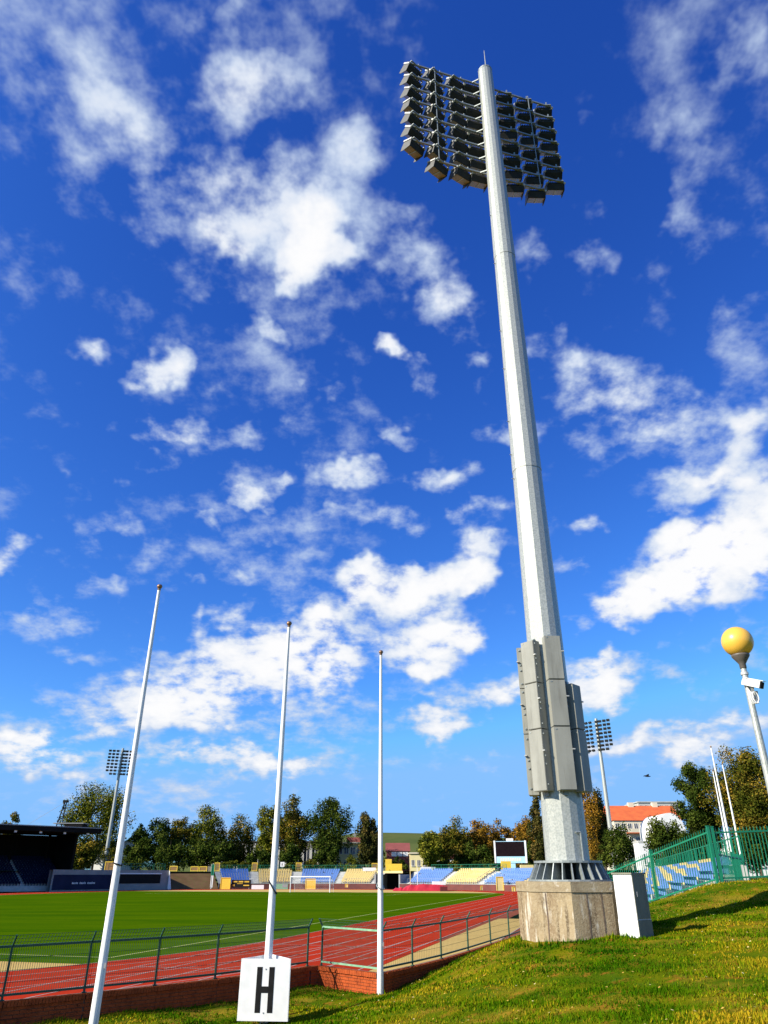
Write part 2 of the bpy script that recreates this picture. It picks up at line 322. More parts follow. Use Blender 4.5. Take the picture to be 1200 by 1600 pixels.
def struct(o): o['kind'] = 'structure'; return o
KIDS = {}
def copy_tree(o, parent=None):
    c = o.copy(); col.objects.link(c); c.parent = parent
    for ch in list(o.children): copy_tree(ch, c)
    return c
def arr_mesh(name, verts, faces_flat, nper, material, attr=None, attr_name='leaf'):
    """numpy arrays -> mesh of equal polygons"""
    me = bpy.data.meshes.new(name); nf = len(faces_flat) // nper
    me.vertices.add(len(verts)); me.vertices.foreach_set('co', np.asarray(verts, dtype=np.float32).ravel())
    me.loops.add(len(faces_flat)); me.loops.foreach_set('vertex_index', np.asarray(faces_flat, dtype=np.int32))
    me.polygons.add(nf); me.polygons.foreach_set('loop_start', np.arange(0, nf * nper, nper, dtype=np.int32))
    me.update(calc_edges=True)
    if attr is not None:
        a = me.attributes.new(attr_name, 'FLOAT', 'FACE'); a.data.foreach_set('value', np.asarray(attr, dtype=np.float32))
    me.materials.append(material); return me

# ------------------------------------------------------------------ plan of the stadium
AX = R(15.5); U = V(math.sin(AX), math.cos(AX), 0); N = V(-U.y, U.x, 0)      # along the straight; to the left of it
CN = V(-40.01, 49.65, 0); CF = CN + U * 84.39                                # centres of the near and far bends
RI = 36.5; LANE = 1.22; RO = RI + 6 * LANE
def X(px, Y): return (px - 600) * 0.79858e-3 * Y                             # bearing in the picture -> metres at distance Y
def oval(r, n=48):
    pts = []
    for i in range(n + 1):
        t = math.pi * i / n; pts.append(CF + (-N) * (r * math.cos(t)) + U * (r * math.sin(t)))
    for i in range(n + 1):
        t = math.pi * i / n; pts.append(CN + N * (r * math.cos(t)) - U * (r * math.sin(t)))
    return pts
def ring_mb(r0, r1, z):
    a, b = oval(r0), oval(r1); n = len(a); m = MB()
    m.add([(p.x, p.y, z) for p in a] + [(p.x, p.y, z) for p in b], [(n + i, i, (i + 1) % n, n + (i + 1) % n)[::-1] for i in range(n)])
    return m
def poly_mb(pts, z): return MB().add([(p.x, p.y, z) for p in pts], [tuple(range(len(pts)))])
# ------------------------------------------------------------------ ground
M_ground = ramp_layers('far_ground', [((.10, .12, .04), (.05, .05, .05), .4, .6, .8)], (.08, .10, .03), .95, 0)
struct(MB().add([(-3000, -300, -.6), (3000, -300, -.6), (3000, 5000, -.6), (-3000, 5000, -.6)], [(0, 1, 2, 3)]).build('ground', M_ground))
M_apron = ramp_layers('worn_red_apron', [((.20, .055, .035), (.6, .6, .6), .4, .65, .8), ((.30, .16, .10), (3, 3, 3), .55, .75, .5)], (.27, .065, .04), .9, .2, 40)
ap = poly_mb(oval(44.85)[::-1], -.012)
struct(ap.build('track_apron', M_apron))
M_track = ramp_layers('red_running_track', [((.31, .028, .012), (.25, .25, .25), .42, .62, .7), ((.46, .055, .025), (2.2, .5, 1), .5, .75, .5)], (.39, .030, .012), .9, .25, 60)
track = struct(ring_mb(RI, RO, 0.0).build('running_track', M_track))
chute0 = CN - N * RI                                              # the home straight runs on past the bend towards the gate
FL = [V(-16.5, 12.1, 0), V(-13.3, 14.0, 0), V(-11.4, 15.4, 0), V(-9.75, 16.8, 0)] + [V(-8.09, 18.25, 0), V(-6.78, 19.45, 0), V(-5.5, 20.65, 0), V(-4.3, 21.95, 0), V(-3.2, 23.35, 0), V(-2.17, 24.81, 0)]
JG = [V(-1.95, 24.98, 0), V(-0.17, 23.12, 0)]
FR = [V(0.05, 23.27, 0), V(0.95, 24.9, 0), V(1.95, 26.9, 0), V(3.1, 29.6, 0), V(4.3, 32.6, 0), V(5.5, 35.6, 0), V(6.6, 38.4, 0)]
EDGE = FL + JG + FR + [V(7.2, 40, 0), V(40, 33, 0)]
def edge_side(x, y):
    """signed distance to the fence line: positive on the grass side"""
    best = np.full(x.shape, 1e9); sgn = np.ones(x.shape)
    for a, b in zip(EDGE[:-1], EDGE[1:]):
        dx, dy = b.x - a.x, b.y - a.y; L2 = dx * dx + dy * dy
        t = np.clip(((x - a.x) * dx + (y - a.y) * dy) / L2, 0, 1)
        d = np.hypot(x - a.x - t * dx, y - a.y - t * dy); cr_ = (x - a.x) * dy - (y - a.y) * dx
        up = d < best - 1e-9; best = np.where(up, d, best); sgn = np.where(up, np.sign(cr_), sgn)
    return best * sgn
def reach(off):
    """how far the straight strip at this offset runs back before it meets the trackside wall"""
    t = np.arange(0, 34, .1); q = CN - N * (RI + off); s = edge_side(q.x - U.x * t, q.y - U.y * t)
    k = np.nonzero(s > -.13)[0]; return float(t[k[0]]) if len(k) else 24.
def strip(o0, o1, fwd, z, n=12):
    """surface strip along the straight between two offsets, cut off at the wall"""
    os_ = [o0 + (o1 - o0) * i / n for i in range(n + 1)]
    pts = [CN - N * (RI + o_) - U * reach(o_) for o_ in os_] + [CN - N * (RI + o1) + U * fwd, CN - N * (RI + o0) + U * fwd]
    return poly_mb(pts, z)
strip(0., RO - RI + .4, 0, .004, 40).build('start_chute', M_track, track)
M_line = mat('white_line_paint', (.46, .36, .31), (.34, .22, .18), 3., .8)
for k in range(7):
    r = RI + k * LANE + .03
    ring_mb(r - .02, r + .03, .008).build('lane_line', M_line, track)
    strip(k * LANE + .01, k * LANE + .06, 0, .0095, 1).build('lane_line', M_line, track)
for d in (3.5, 12.5):                                             # start lines across the chute
    p = chute0 - U * d
    poly_mb([p, p - U * .06, p - U * .06 - N * (7.3 if d < 5 else 4.), p - N * (7.3 if d < 5 else 4.)], .0125).build('start_line', M_line, track)
M_tan = ramp_layers('tan_runway', [((.45, .30, .10), (.5, .5, .5), .4, .65, .8), ((.56, .42, .17), (4, 4, 4), .5, .75, .5)], (.50, .35, .12), .9, .15, 50)
w0 = RO - RI + .42
struct(strip(w0, w0 + 2.4, 20, .002, 16).build('runway', M_tan))
strip(w0 + 2.41, w0 + 2.48, 20, .008, 1).build('lane_line', M_line, track)
struct(strip(w0 + 2.4, w0 + 5.4, 110, -.003, 16).build('outer_apron', M_apron))
M_turf = ramp_layers('pitch_turf', [((.022, .075, .001), (.05, .30, 1), .42, .60, .6), ((.085, .135, .002), (.10, .75, 1), .5, .66, .65), ((.022, .060, .002), (2.5, 6., 1), .5, .75, .6), ((.10, .13, .003), (14, 14, 14), .58, .75, .5)],
                     (.052, .108, .001), .95, .35, 25)
inner = oval(RI)
pitch = struct(poly_mb(inner[::-1], .004).build('pitch', M_turf))
for C, s in ((CN, -1), (CF, 1)):                                  # tan D-zones behind each goal line
    h0 = 12.4; t0 = math.asin(h0 / RI); pts = []
    for i in range(25):
        t = t0 + (math.pi - 2 * t0) * i / 24; pts.append(C - N * (RI * math.cos(t)) + U * (s * RI * math.sin(t)))
    if s > 0: pts = pts[::-1]
    struct(poly_mb(pts[::-1], .008).build('bend_infield', M_tan))
PC = (CN + CF) / 2
def stripe(a, b, w=.12, z=.012):
    d = (b - a).normalized(); s_ = Vector((-d.y, d.x, 0)) * w / 2
    return poly_mb([a - s_, b - s_, b + s_, a + s_], z)
M_pline = mat('yellowed_pitch_line', (.40, .42, .10), (.3, .36, .08), 2., .9)
for s in (-1, 1):
    stripe(PC - N * (s * 34.0) - U * 52.5, PC - N * (s * 34.0) + U * 52.5).build('touch_line', M_pline, pitch)
    stripe(PC - N * 34.0 + U * (s * 52.5), PC + N * 34.0 + U * (s * 52.5)).build('goal_line', M_pline, pitch)
    if s < 0: continue
    g = PC + U * (s * 52.5); q = PC + U * (s * 36.)
    stripe(q - N * 20.1, q + N * 20.1).build('penalty_line', M_pline, pitch)
    for k in (-1, 1): stripe(g - N * (20.1 * k), q - N * (20.1 * k)).build('penalty_line', M_pline, pitch)

# ------------------------------------------------------------------ the grassy bank (thin-plate surface through surveyed heights)
CTRL = [(0, 0, 1.1), (-6, 17.8, -.15), (-2.58, 18.64, -.15), (-.12, 22.98, -.15), (-6.1, 19.4, -.15), (-1.8, 24.2, -.15), (-9, 17, -.15), (-10, 10, .1), (-14, 13, -.1),
        (.35, 23.2, -.1), (1.2, 24.6, .0), (2.2, 26.6, .2), (3.4, 29.3, .3), (4.6, 32.3, .3), (6.6, 37.5, .2), (-.4, 13, .5), (-3, 14, .05), (1.2, 20.5, .42), (2.6, 22, .95),
        (3.1, 20, 1.28), (4.5, 18.6, 1.38), (5.6, 18.7, 1.47), (6.4, 19.2, 1.52), (8.3, 21.5, 1.72), (10.4, 24, 2.0), (11.2, 27, 2.42), (10.1, 30, 1.74), (9, 33, 1.0),
        (7.6, 36, .5), (17, 27.5, 2.75), (9, 9, 1.55), (14, 14, 2.2), (4, 9, 1.25), (2, 12, .9), (5, 23, 1.3), (7, 27, 1.35), (1.5, 6, 1.2), (22, 22, 2.9), (14, 33, 2.0), (20, 38, 2.0)]
_c = np.array(CTRL); _n = len(_c)
def _phi(r2): return np.where(r2 > 1e-9, .5 * r2 * np.log(np.maximum(r2, 1e-9)), 0.)
_d2 = ((_c[:, None, :2] - _c[None, :, :2]) ** 2).sum(2)
_A = np.zeros((_n + 3, _n + 3)); _A[:_n, :_n] = _phi(_d2) + np.eye(_n) * .15
_A[:_n, _n] = 1; _A[:_n, _n + 1:] = _c[:, :2]; _A[_n, :_n] = 1; _A[_n + 1:, :_n] = _c[:, :2].T
_w = np.linalg.solve(_A, np.concatenate([_c[:, 2], [0, 0, 0]]))
def bank_z(x, y):
    x = np.asarray(x, float); y = np.asarray(y, float)
    z = np.full(x.shape, _w[_n]) + _w[_n + 1] * x + _w[_n + 2] * y
    for i in range(_n): z = z + _w[i] * _phi((x - _c[i, 0]) ** 2 + (y - _c[i, 1]) ** 2)
    z = np.clip(z, -.3, 3.2)
    z = z + .035 * np.sin(x * 1.7 + 1.3 * np.sin(y * .9)) * np.sin(y * 1.3 + .7) + .02 * np.sin(x * 4.1 + y * 2.3)
    s = edge_side(x, y); k = np.clip((s + .25) / .2, 0, 1)
    return z * k + (1 - k) * -.5
def bz(x, y): return float(bank_z(np.array([x]), np.array([y]))[0])
GRASS = [((.045, .085, .003), (.9, .9, .9), .38, .58, .9), ((.30, .18, .02), (.55, .55, .55), .50, .66, .75), ((.34, .12, .02), (2.1, 2.1, 2.1), .54, .68, .7),
         ((.04, .10, .010), (3.0, 3.0, 3.0), .55, .7, .7)]
M_bank = ramp_layers('bank_soil_and_grass', GRASS, (.12, .13, .003), .95, .6, 22)
xs = np.arange(-18, 40.01, .3); ys = np.arange(-6, 42.01, .3)
gx, gy = np.meshgrid(xs, ys); gz = bank_z(gx, gy)
gv = np.stack([gx, gy, gz], -1).reshape(-1, 3); w_ = len(xs); h_ = len(ys)
ii = (np.arange(h_ - 1)[:, None] * w_ + np.arange(w_ - 1)[None, :]).ravel()
me = arr_mesh('grass_bank', gv, np.stack([ii, ii + 1, ii + w_ + 1, ii + w_], -1).ravel(), 4, M_bank); me.shade_smooth()
struct(link('grass_bank', me))
# the grass itself: single blades, thick close by, sparser further off
M_blade = foliage('grass_blades', (.018, .075, .001), (.085, .155, .002), (.42, .27, .012))
rng = np.random.default_rng(5)
bx, by = [], []
for (y0, y1, dens) in ((7.5, 12, 1500), (12, 16, 1000), (16, 21, 560), (21, 31, 260)):
    a = (y1 - y0) * (.62 * (y0 + y1) / 2 * 2 + 1); n = int(a * dens)
    yy = rng.uniform(y0, y1, n); xx = rng.uniform(-1, 1, n) * (.62 * yy + .5); bx.append(xx); by.append(yy)
bx = np.concatenate(bx); by = np.concatenate(by)
cl_ = np.sin(bx * 2.3 + 2 * np.sin(by * 1.1)) * np.sin(by * 2.9 + 1.7 * np.sin(bx * .8)) + .6 * np.sin(bx * 6.1 + by * 4.7)
keep = (edge_side(bx, by) > .12) & (rng.uniform(-1.3, 1.0, len(bx)) < cl_ + .35) & ~((np.abs(bx - 4.5) < 1.2) & (np.abs(by - 20) < 1.25))
bx, by, cl_ = bx[keep], by[keep], cl_[keep]; nb = len(bx); bzv = bank_z(bx, by)
hgt = rng.uniform(.02, .05, nb) * (1 + .35 * np.clip(cl_, -.5, 1.2)); hgt[rng.random(nb) < .04] *= 1.7
near_wall = edge_side(bx, by) < .45; hgt[near_wall] *= 1.4
pl = (np.hypot(bx - 4.5, by - 20) < 1.75); hgt[pl] *= 1.9
th = rng.uniform(0, 2 * np.pi, nb); wd_ = rng.uniform(.005, .011, nb) * np.where(by > 16, 1.7, 1.0); ln = rng.uniform(.0, .05, nb)
b0 = np.stack([bx + np.cos(th) * wd_, by + np.sin(th) * wd_, bzv - .005], -1); b1 = np.stack([bx - np.cos(th) * wd_, by - np.sin(th) * wd_, bzv - .005], -1)
b2 = np.stack([bx - np.sin(th) * ln, by + np.cos(th) * ln, bzv + hgt], -1)
gvv = np.stack([b0, b1, b2], 1).reshape(-1, 3)
lv = np.clip(rng.normal(.46, .24, nb) - .16 * cl_ + .30 * np.sin(bx * .9 + 1.4 * np.sin(by * .7)) * np.sin(by * 1.1 + .5) - .06, 0, 1.3)
me = arr_mesh('grass', gvv, np.arange(nb * 3), 3, M_blade, lv)
o = link('grass', me, kind='stuff'); tag(o, 'short patchy green and yellowing grass over the sloping bank', 'grass')
# fallen leaves and clover heads scattered in the grass
M_litter = foliage('fallen_leaves', (.34, .15, .03), (.50, .33, .07), (.62, .55, .28))
nl = 1300; ly = rng.uniform(9, 30, nl); lx = rng.uniform(-.25, .6, nl) * ly
patch = rng.random(nl) < .35; ly[patch] = rng.normal(24.5, 2.2, patch.sum()); lx[patch] = rng.normal(9.6, 1.6, patch.sum())
k = edge_side(lx, ly) > .2; lx, ly = lx[k], ly[k]; nl = len(lx); lz = bank_z(lx, ly) + rng.uniform(.03, .07, nl)
th = rng.uniform(0, 6.28, nl); s_ = rng.uniform(.010, .024, nl); ti = rng.uniform(-.6, .6, (nl, 2))
cs = []
for q in range(4):
    t = th + q * math.pi / 2; dx, dy = np.cos(t) * s_, np.sin(t) * s_ * .7; cs.append(np.stack([lx + dx, ly + dy, lz + dx * ti[:, 0] + dy * ti[:, 1]], -1))
me = arr_mesh('fallen_leaves', np.stack(cs, 1).reshape(-1, 3), np.arange(nl * 4), 4, M_litter, rng.uniform(0, 1, nl))
o = link('fallen_leaves', me, kind='stuff'); tag(o, 'dry leaves and pale clover heads strewn over the bank', 'leaves')

# ------------------------------------------------------------------ floodlight masts
def adir(a): return V(-math.sin(R(a)), -math.cos(R(a)), 0)       # bearing a degrees left of the camera side
LAMPM = {}
def lamp_meshes(tilt, far=False):
    """one floodlight, hung at its origin on the crossbar; x across, y out over the pitch, z up"""
    if (tilt, far) in LAMPM: return LAMPM[tilt, far]
    ca, sa = math.cos(R(tilt)), math.sin(R(tilt))
    n = V(0, ca, -sa); t = V(0, sa, ca); e = V(1, 0, 0); c = V(0, .36, -.10)
    h = MB()                                                      # tapered housing: wide at the glass, narrow at the back
    def ringp(d, hw, ht): return [c + n * d + e * (hw * i) + t * (ht * j) for (i, j) in ((-1, -1), (1, -1), (1, 1), (-1, 1))]
    rr = ringp(-.24, .26, .15) + ringp(-.12, .33, .25) + ringp(.16, .34, .27)
    h.add(rr, [(3, 2, 1, 0), (8, 9, 10, 11)] + [(k * 4 + i, k * 4 + (i + 1) % 4, k * 4 + 4 + (i + 1) % 4, k * 4 + 4 + i) for k in (0, 1) for i in range(4)])
    for k in (-.2, -.1, 0, .1, .2): h.obox(c + n * -.26 + e * k, e, t, n, .008, .13, .03)      # cooling fins
    sides = []
    for s in (-1, 1):                                             # side plates running forward into a visor, pale rear rims
        x = .35 * s
        pl = [c + e * x + n * a + t * b for a, b in ((-.16, -.24), (.17, -.28), (.30, .10), (.30, .29), (.10, .30), (-.16, .26))]
        pr = [p_ + e * (.014 * s) for p_ in pl]; k = len(pl)
        sides.append(('side_plate', MB().add(pl + pr, [tuple(range(k))[::s], tuple(range(k, 2 * k))[::-s]] + [(i, (i + 1) % k, k + (i + 1) % k, k + i) for i in range(k)]), M_side))
        sides.append(('rim', MB().obox(c + e * (x + .012 * s) + n * -.175 + t * .01, e, t, n, .03, .27, .035), M_alu))
    g = MB().obox(c + n * .165, e, t, n, .32, .25, .008); sides.append(('divider', MB().obox(c + n * .185, e, t, n, .012, .25, .012), M_alu))
    b = MB().beam((-.3, .0, 0), (-.3, .34, -.1), .04, .05).beam((.3, .0, 0), (.3, .34, -.1), .04, .05)
    b.beam((-.3, 0, .0), (.3, 0, .0), .05).beam((.1, 0, .03), (.1, -.02, .16), .05)
    out = []
    for nm, m, ma in [('housing', h, M_lamp)] + sides + [('glass', g, M_dglass if far else M_glass), ('bracket', b, M_galvd)]:
        me = bpy.data.meshes.new('lamp_' + nm); me.from_pydata([(x * 1.06, y * .96, z * .94) for x, y, z in m.v], [], m.f); me.update(); me.materials.append(ma); out.append((nm, me))
    LAMPM[tilt, far] = out; return out
HEAD = R(17.0); E_ = V(math.cos(HEAD), math.sin(HEAD), 0); F_ = V(-math.sin(HEAD), math.cos(HEAD), 0)
Z0 = 1.2                                                          # height of the near mast's root
def mast_r(z): return .545 - .257 * (z - 3.0) / 32.8              # z counted from the running track for the near mast
def make_mast(loc, rz, label, far=False):
    root = thing('floodlight_mast', loc, label, 'floodlight', 'floodlight masts round the stadium', rz)
    def L(m, name, ma, parent=root, **kw): return m.build(name, ma, parent, local=True, **kw)
    zs = [2.98, 14.3, 23.7, 35.4] if not far else [2.2, 14.3, 23.7, 35.75]
    ns = 16 if not far else 12
    for k in range(3):
        a, b = zs[k] - Z0, zs[k + 1] - Z0 + (.0 if k == 2 else .0)
        g = .012 * k
        L(MB().cone((0, 0, a), (0, 0, b), mast_r(zs[k]) + g, mast_r(zs[k + 1]) + g, ns, True, .347), 'mast_section', M_galv)
    if not far:
        L(MB().cone((0, 0, 35.35 - Z0), (0, 0, 35.45 - Z0), .325, .325, 16), 'top_cap', M_galvd)
        L(MB().cone((0.05, -.02, 35.43 - Z0), (0.05, -.02, 37.0 - Z0), .03, .012, 6).cone((0.05, -.02, 35.43 - Z0), (0.05, -.02, 35.7 - Z0), .05, .05, 8), 'lightning_rod', M_galv)
        for z in (14.0, 14.9, 16.2, 18.4, 20.1, 23.4, 26.0):      # climbing bolts down the left edge
            d = adir(78); r = mast_r(z) - .005
            L(MB().cone(d * r + V(0, 0, z - Z0), d * (r + .09) + V(0, 0, z - Z0), .014, .014, 6), 'climbing_bolt', M_galvd)
        # octagonal footing, cap, flange and the ring of gusset plates under it
        oc = lambda r: [(r * math.cos(R(a)), r * math.sin(R(a))) for a in [(-90 - 12.7 + 45 * k) for k in range(8)]]
        oc_b = lambda r: oc(r)
        pl = L(MB().prism(oc(1.31), -.6, 1.14), 'plinth', M_conc); pl['label'] = 'octagonal stained concrete plinth with cracks'
        L(MB().prism(oc(1.335), 1.142, 1.36), 'plinth_cap', M_cap)
        for k, dx in ((0, .36), (0, .72), (7, -.35)):             # cracks with lime runs
            p0 = V(*oc(1.312)[k], 0); p1 = V(*oc(1.312)[(k + 1) % 8], 0); d = (p1 - p0).normalized(); o_ = V(d.y, -d.x, 0)
            b_ = p0 + d * abs(dx) + o_ * .0
            L(MB().add([b_ + V(0, 0, .0) - d * .008 + o_ * .004, b_ + d * .010 + o_ * .004, b_ + V(0, 0, .5) + d * .035 + o_ * .004, b_ + V(0, 0, 1.12) + d * .02 + o_ * .004, b_ + V(0, 0, 1.12) - d * .006 + o_ * .004, b_ + V(0, 0, .5) + d * .004 + o_ * .004], [(0, 1, 2, 5), (5, 2, 3, 4)]), 'crack', M_mortar)
        L(MB().cone((0, 0, 1.362), (0, 0, 1.40), 1.02, 1.02, 24), 'base_plate', M_galvd)
        L(MB().cone((0, 0, 1.40), (0, 0, 1.775), .50, .50, 16), 'core', M_lamp)
        L(MB().cone((0, 0, 1.765), (0, 0, 1.815), .84, .84, 32), 'flange', M_galvd)
        for k in range(24):
            t = 2 * math.pi * (k + .5) / 24; d = V(math.cos(t), math.sin(t), 0); s_ = V(-d.y, d.x, 0) * .012
            q = [d * .45 + V(0, 0, 1.40), d * 1.0 + V(0, 0, 1.40), d * .82 + V(0, 0, 1.765), d * .45 + V(0, 0, 1.765)]
            L(MB().add([p_ - s_ for p_ in q] + [p_ + s_ for p_ in q], [(0, 1, 2, 3)[::-1], (4, 5, 6, 7), (0, 1, 5, 4), (1, 2, 6, 5), (2, 3, 7, 6), (3, 0, 4, 7)]), 'gusset', M_galvd)
        d = adir(-28); c_ = d * .585                                # cable conduit down to the base
        L(MB().tube([c_ + V(-.12, -.02, 2.45), c_ + V(0, 0, 2.45), c_ + V(.0, 0, 1.82), c_ + d * .28 + V(0, 0, 1.4)], .022), 'conduit', M_galvd)
        # ballast boxes banded round the mast
        for a, zz_ in ((104, (4.55, 6.1, 7.33, 8.5)), (51, (4.6, 6.14, 7.36, 8.54)), (-2, (4.6, 6.17, 7.40, 8.62)), (-48, (4.58, 6.13, 7.33))):
            d = adir(a); s_ = V(-d.y, d.x, 0)                       # s_ runs to the right seen from outside
            L(MB().obox(d * .52 + V(0, 0, (zz_[0] + zz_[-1]) / 2 - Z0), s_, d, (0, 0, 1), .06, .05, (zz_[-1] - zz_[0]) / 2 + .1), 'mounting_rail', M_galvd)
            for z0, z1 in zip(zz_[:-1], zz_[1:]):
                zc, hh = (z0 + z1) / 2 - Z0, (z1 - z0) / 2 - .012
                bo = L(MB().obox(d * .67 + V(0, 0, zc), s_, d, (0, 0, 1), .22, .13, hh), 'equipment_box', M_box)
                L(MB().obox(d * .806 + V(0, 0, zc), s_, d, (0, 0, 1), .212, .006, hh - .012), 'door', M_box, bo)
                for q in (-.8, -.15, .12, .85):
                    L(MB().obox(d * .74 + s_ * .232 + V(0, 0, zc + q * hh), s_, d, (0, 0, 1), .012, .022, .02), 'hinge', M_galvd, bo)
                L(MB().obox(d * .80 + s_ * .25 + V(0, 0, zc + .28 * hh), s_, d, (0, 0, 1), .035, .03, .014), 'latch', M_alu, bo)
                L(MB().obox(d * .815 - s_ * .15 + V(0, 0, zc + .92 * hh), s_, d, (0, 0, 1), .022, .004, .012), 'rating_plate', M_galvd, bo)
    else:
        L(MB().prism([(1.2 * math.cos(R(45 * k)), 1.2 * math.sin(R(45 * k))) for k in range(8)], -.6, 1.0), 'plinth', M_conc)
    # lamp bank: eight crossbars on the pitch side of the mast
    rows = 8; cols = (-3, -2, -1, -.0, 1, 2, 3)
    for r in range(rows):
        z = 35.0 - .87 * r - Z0; o_ = F_ * .40
        half = 3.62 if r < 7 else 2.6
        L(MB().beam(o_ - E_ * half + V(0, 0, z), o_ + E_ * half + V(0, 0, z), .07), 'crossbar', M_galvd)
        L(MB().beam(V(0, 0, z), o_ + V(0, 0, z), .16, .08).beam(-E_ * .34 + F_ * .05 + V(0, 0, z - .22), o_ - E_ * .5 + V(0, 0, z), .05).beam(E_ * .34 + F_ * .05 + V(0, 0, z - .22), o_ + E_ * .5 + V(0, 0, z), .05), 'bar_bracket', M_galvd)
        for ci, c_ in enumerate(cols):
            if r == 7 and c_ in (-3, 3): continue
            tilt = 62 if (r in (3, 6, 7)) else 41
            yaw = {-3: 24, -2: 24, -1: 14, 0: 0, 1: -15, 2: -17, 3: -17}[int(c_)]
            jx = -.12 if c_ < 0 else (.1 if c_ > 0 else -.45)
            par = None
            for nm, me in lamp_meshes(tilt, far):
                if far and nm in ('bracket', 'rim', 'divider', 'side_plate'): continue
                if nm == 'housing':
                    par = link('floodlight', me, root); par.location = o_ + E_ * (c_ * 1.02 + jx) + V(0, 0, z)
                    par.rotation_euler = (0, 0, HEAD + R(yaw + random.uniform(-2, 2)))
                else: link(nm, me, par)
    for s_ in (-2.35, 2.3):                                        # uprights tying the bars together
        L(MB().beam(F_ * .345 + E_ * s_ + V(0, 0, 35.0 - 6.13 - Z0), F_ * .345 + E_ * s_ + V(0, 0, 35.0 - Z0 + .2), .032), 'upright', M_galvd)
    return root
make_mast((4.62, 20.0, Z0), 0, 'tall near galvanised floodlight mast on octagonal concrete plinth with grey boxes')
make_mast((X(161, 210), 210, .0), R(-177), 'distant floodlight mast on the left above the shaded grandstand', True)
make_mast((X(963, 167), 167, .0), R(118), 'distant floodlight mast on the right behind the white cabinet', True)

# ------------------------------------------------------------------ cabinet beside the plinth
cab = thing('utility_cabinet', (5.72, 18.75, 1.46), 'white metal utility cabinet standing against the right of the concrete plinth', 'cabinet')
ca = V(-math.sin(R(52)), -math.cos(R(52)), 0); cb_ = V(-ca.y, ca.x, 0)     # left face direction and right face direction
cz = wloc(cab)
MB().obox(cz + V(0, 0, .13), ca, cb_, (0, 0, 1), .265, .255, .21).build('base', M_cabinet, cab)
MB().obox(cz + V(0, 0, .80), ca, cb_, (0, 0, 1), .258, .25, .455).build('body', M_cabinet, cab)
MB().obox(cz + V(0, 0, 1.27), ca, cb_, (0, 0, 1), .285, .275, .018).build('lid', M_cabshade, cab)
MB().obox(cz + cb_ * .255 + V(0, 0, .80), ca, cb_, (0, 0, 1), .25, .006, .445).build('door', M_cabshade, cab)
MB().obox(cz + cb_ * .27 + ca * .16 + V(0, 0, .85), ca, cb_, (0, 0, 1), .012, .012, .05).build('lock', M_trim, cab)
MB().obox(cz + cb_ * .260 + V(0, 0, .13), ca, cb_, (0, 0, 1), .262, .006, .205).build('base_shade_panel', M_cabshade, cab)  # thin panel added to carry the shade colour down over the base
MB().obox(cz + ca * .262 + V(0, 0, .80), ca, cb_, (0, 0, 1), .005, .23, .43).build('side_panel', M_cabinet, cab)

# ------------------------------------------------------------------ flagpoles
def flagpole(x, y, z0, top, r0, r1, label, ringz, group, ring=0):
    o = thing('flagpole', (x, y, z0), label, 'flagpole', group)
    MB().cone((x, y, z0 - .3), (x, y, top), r0, r1, 14).build('pole', M_pole, o, smooth=False)
    if r1 > .03:
        MB().lathe((x, y, top), [(.002, -.01), (r1 * 1.25, 0), (r1 * .8, .03), (.055, .055), (.075, .10), (.055, .145), (.002, .165)], 14).build('finial', M_brass, o, smooth=True)
    if ringz:
        rr = r0 + (r1 - r0) * (ringz - z0) / (top - z0); pts = []
        for k in range(17):
            t = 2 * math.pi * k / 16; tilt = (.03, .14, .05)[ring]
            q = rr + .02 + (.06 if ring == 2 else 0) * max(0, -math.sin(t))
            pts.append(V(x + q * math.cos(t), y + q * math.sin(t), ringz - tilt * math.cos(t) + (.07 * math.sin(t) if ring == 2 else 0)))
        MB().tube(pts, .014, 5).build('halyard', M_black if ring != 2 else M_galvd, o)
    MB().obox((x + r0 * .9, y - r0 * .6, z0 + 1.15), (1, 0, 0), (0, 1, 0), (0, 0, 1), .015, .02, .05).build('cleat', M_trim, o)
    return o
G1 = 'white flagpoles on the near grass'
flagpole(-5.95, 17.79, -.15, 9.42, .098, .040, 'tallest white flagpole, leftmost of the three on the near grass', 2.92, G1, 0)
flagpole(-2.57, 18.64, -.15, 8.68, .098, .040, 'white flagpole rising out of the triangular letter H sign', 2.45, G1, 1)
flagpole(-.10, 22.98, -.15, 9.12, .090, .040, 'white flagpole at the corner of the sunlit brick wall', 2.42, G1, 2)
for (px, topz, Y, lb) in ((1146, 2.7 + .1225 * 84, 84, 'shortest thin white pole of three behind the green picket fence'), (1150.5, 2.7 + .1525 * 67, 67, 'tallest thin white pole of three behind the green picket fence'), (1164, 2.7 + .131 * 79, 79, 'rightmost thin white pole of three behind the green picket fence')):
    flagpole(X(px, Y), Y, 2.6, topz, .13, .05, lb, None, 'white flagpoles behind the right stand')

# ------------------------------------------------------------------ triangular sector sign on the middle flagpole
def tri_sign(name, A, B, C, z0, z1, label, bars):
    c_ = (A + B + C) / 3; o = thing(name, (c_.x, c_.y, z0), label, 'sign')
    for p_, q in ((A, B), (B, C), (C, A)):
        d = (q - p_).normalized(); nrm = V(d.y, -d.x, 0); mid = (p_ + q) / 2; ln = (q - p_).length / 2
        MB().obox(V(mid.x, mid.y, (z0 + z1) / 2) - nrm * .012, d, nrm, (0, 0, 1), ln - .012, .012, (z1 - z0) / 2).build('panel', M_white, o)
    d = (B - A); w = d.length; d.normalize(); nrm = V(d.y, -d.x, 0); h = z1 - z0
    m = MB()
    for (u0, u1, v0, v1) in bars:
        cpos = A + d * (w * (u0 + u1) / 2) + nrm * .0025; m.obox(V(cpos.x, cpos.y, z1 - h * (v0 + v1) / 2), d, nrm, (0, 0, 1), w * (u1 - u0) / 2, .0025, h * (v1 - v0) / 2)
    m.build('letter', M_black, o)
    return o, A, d, nrm, w, h
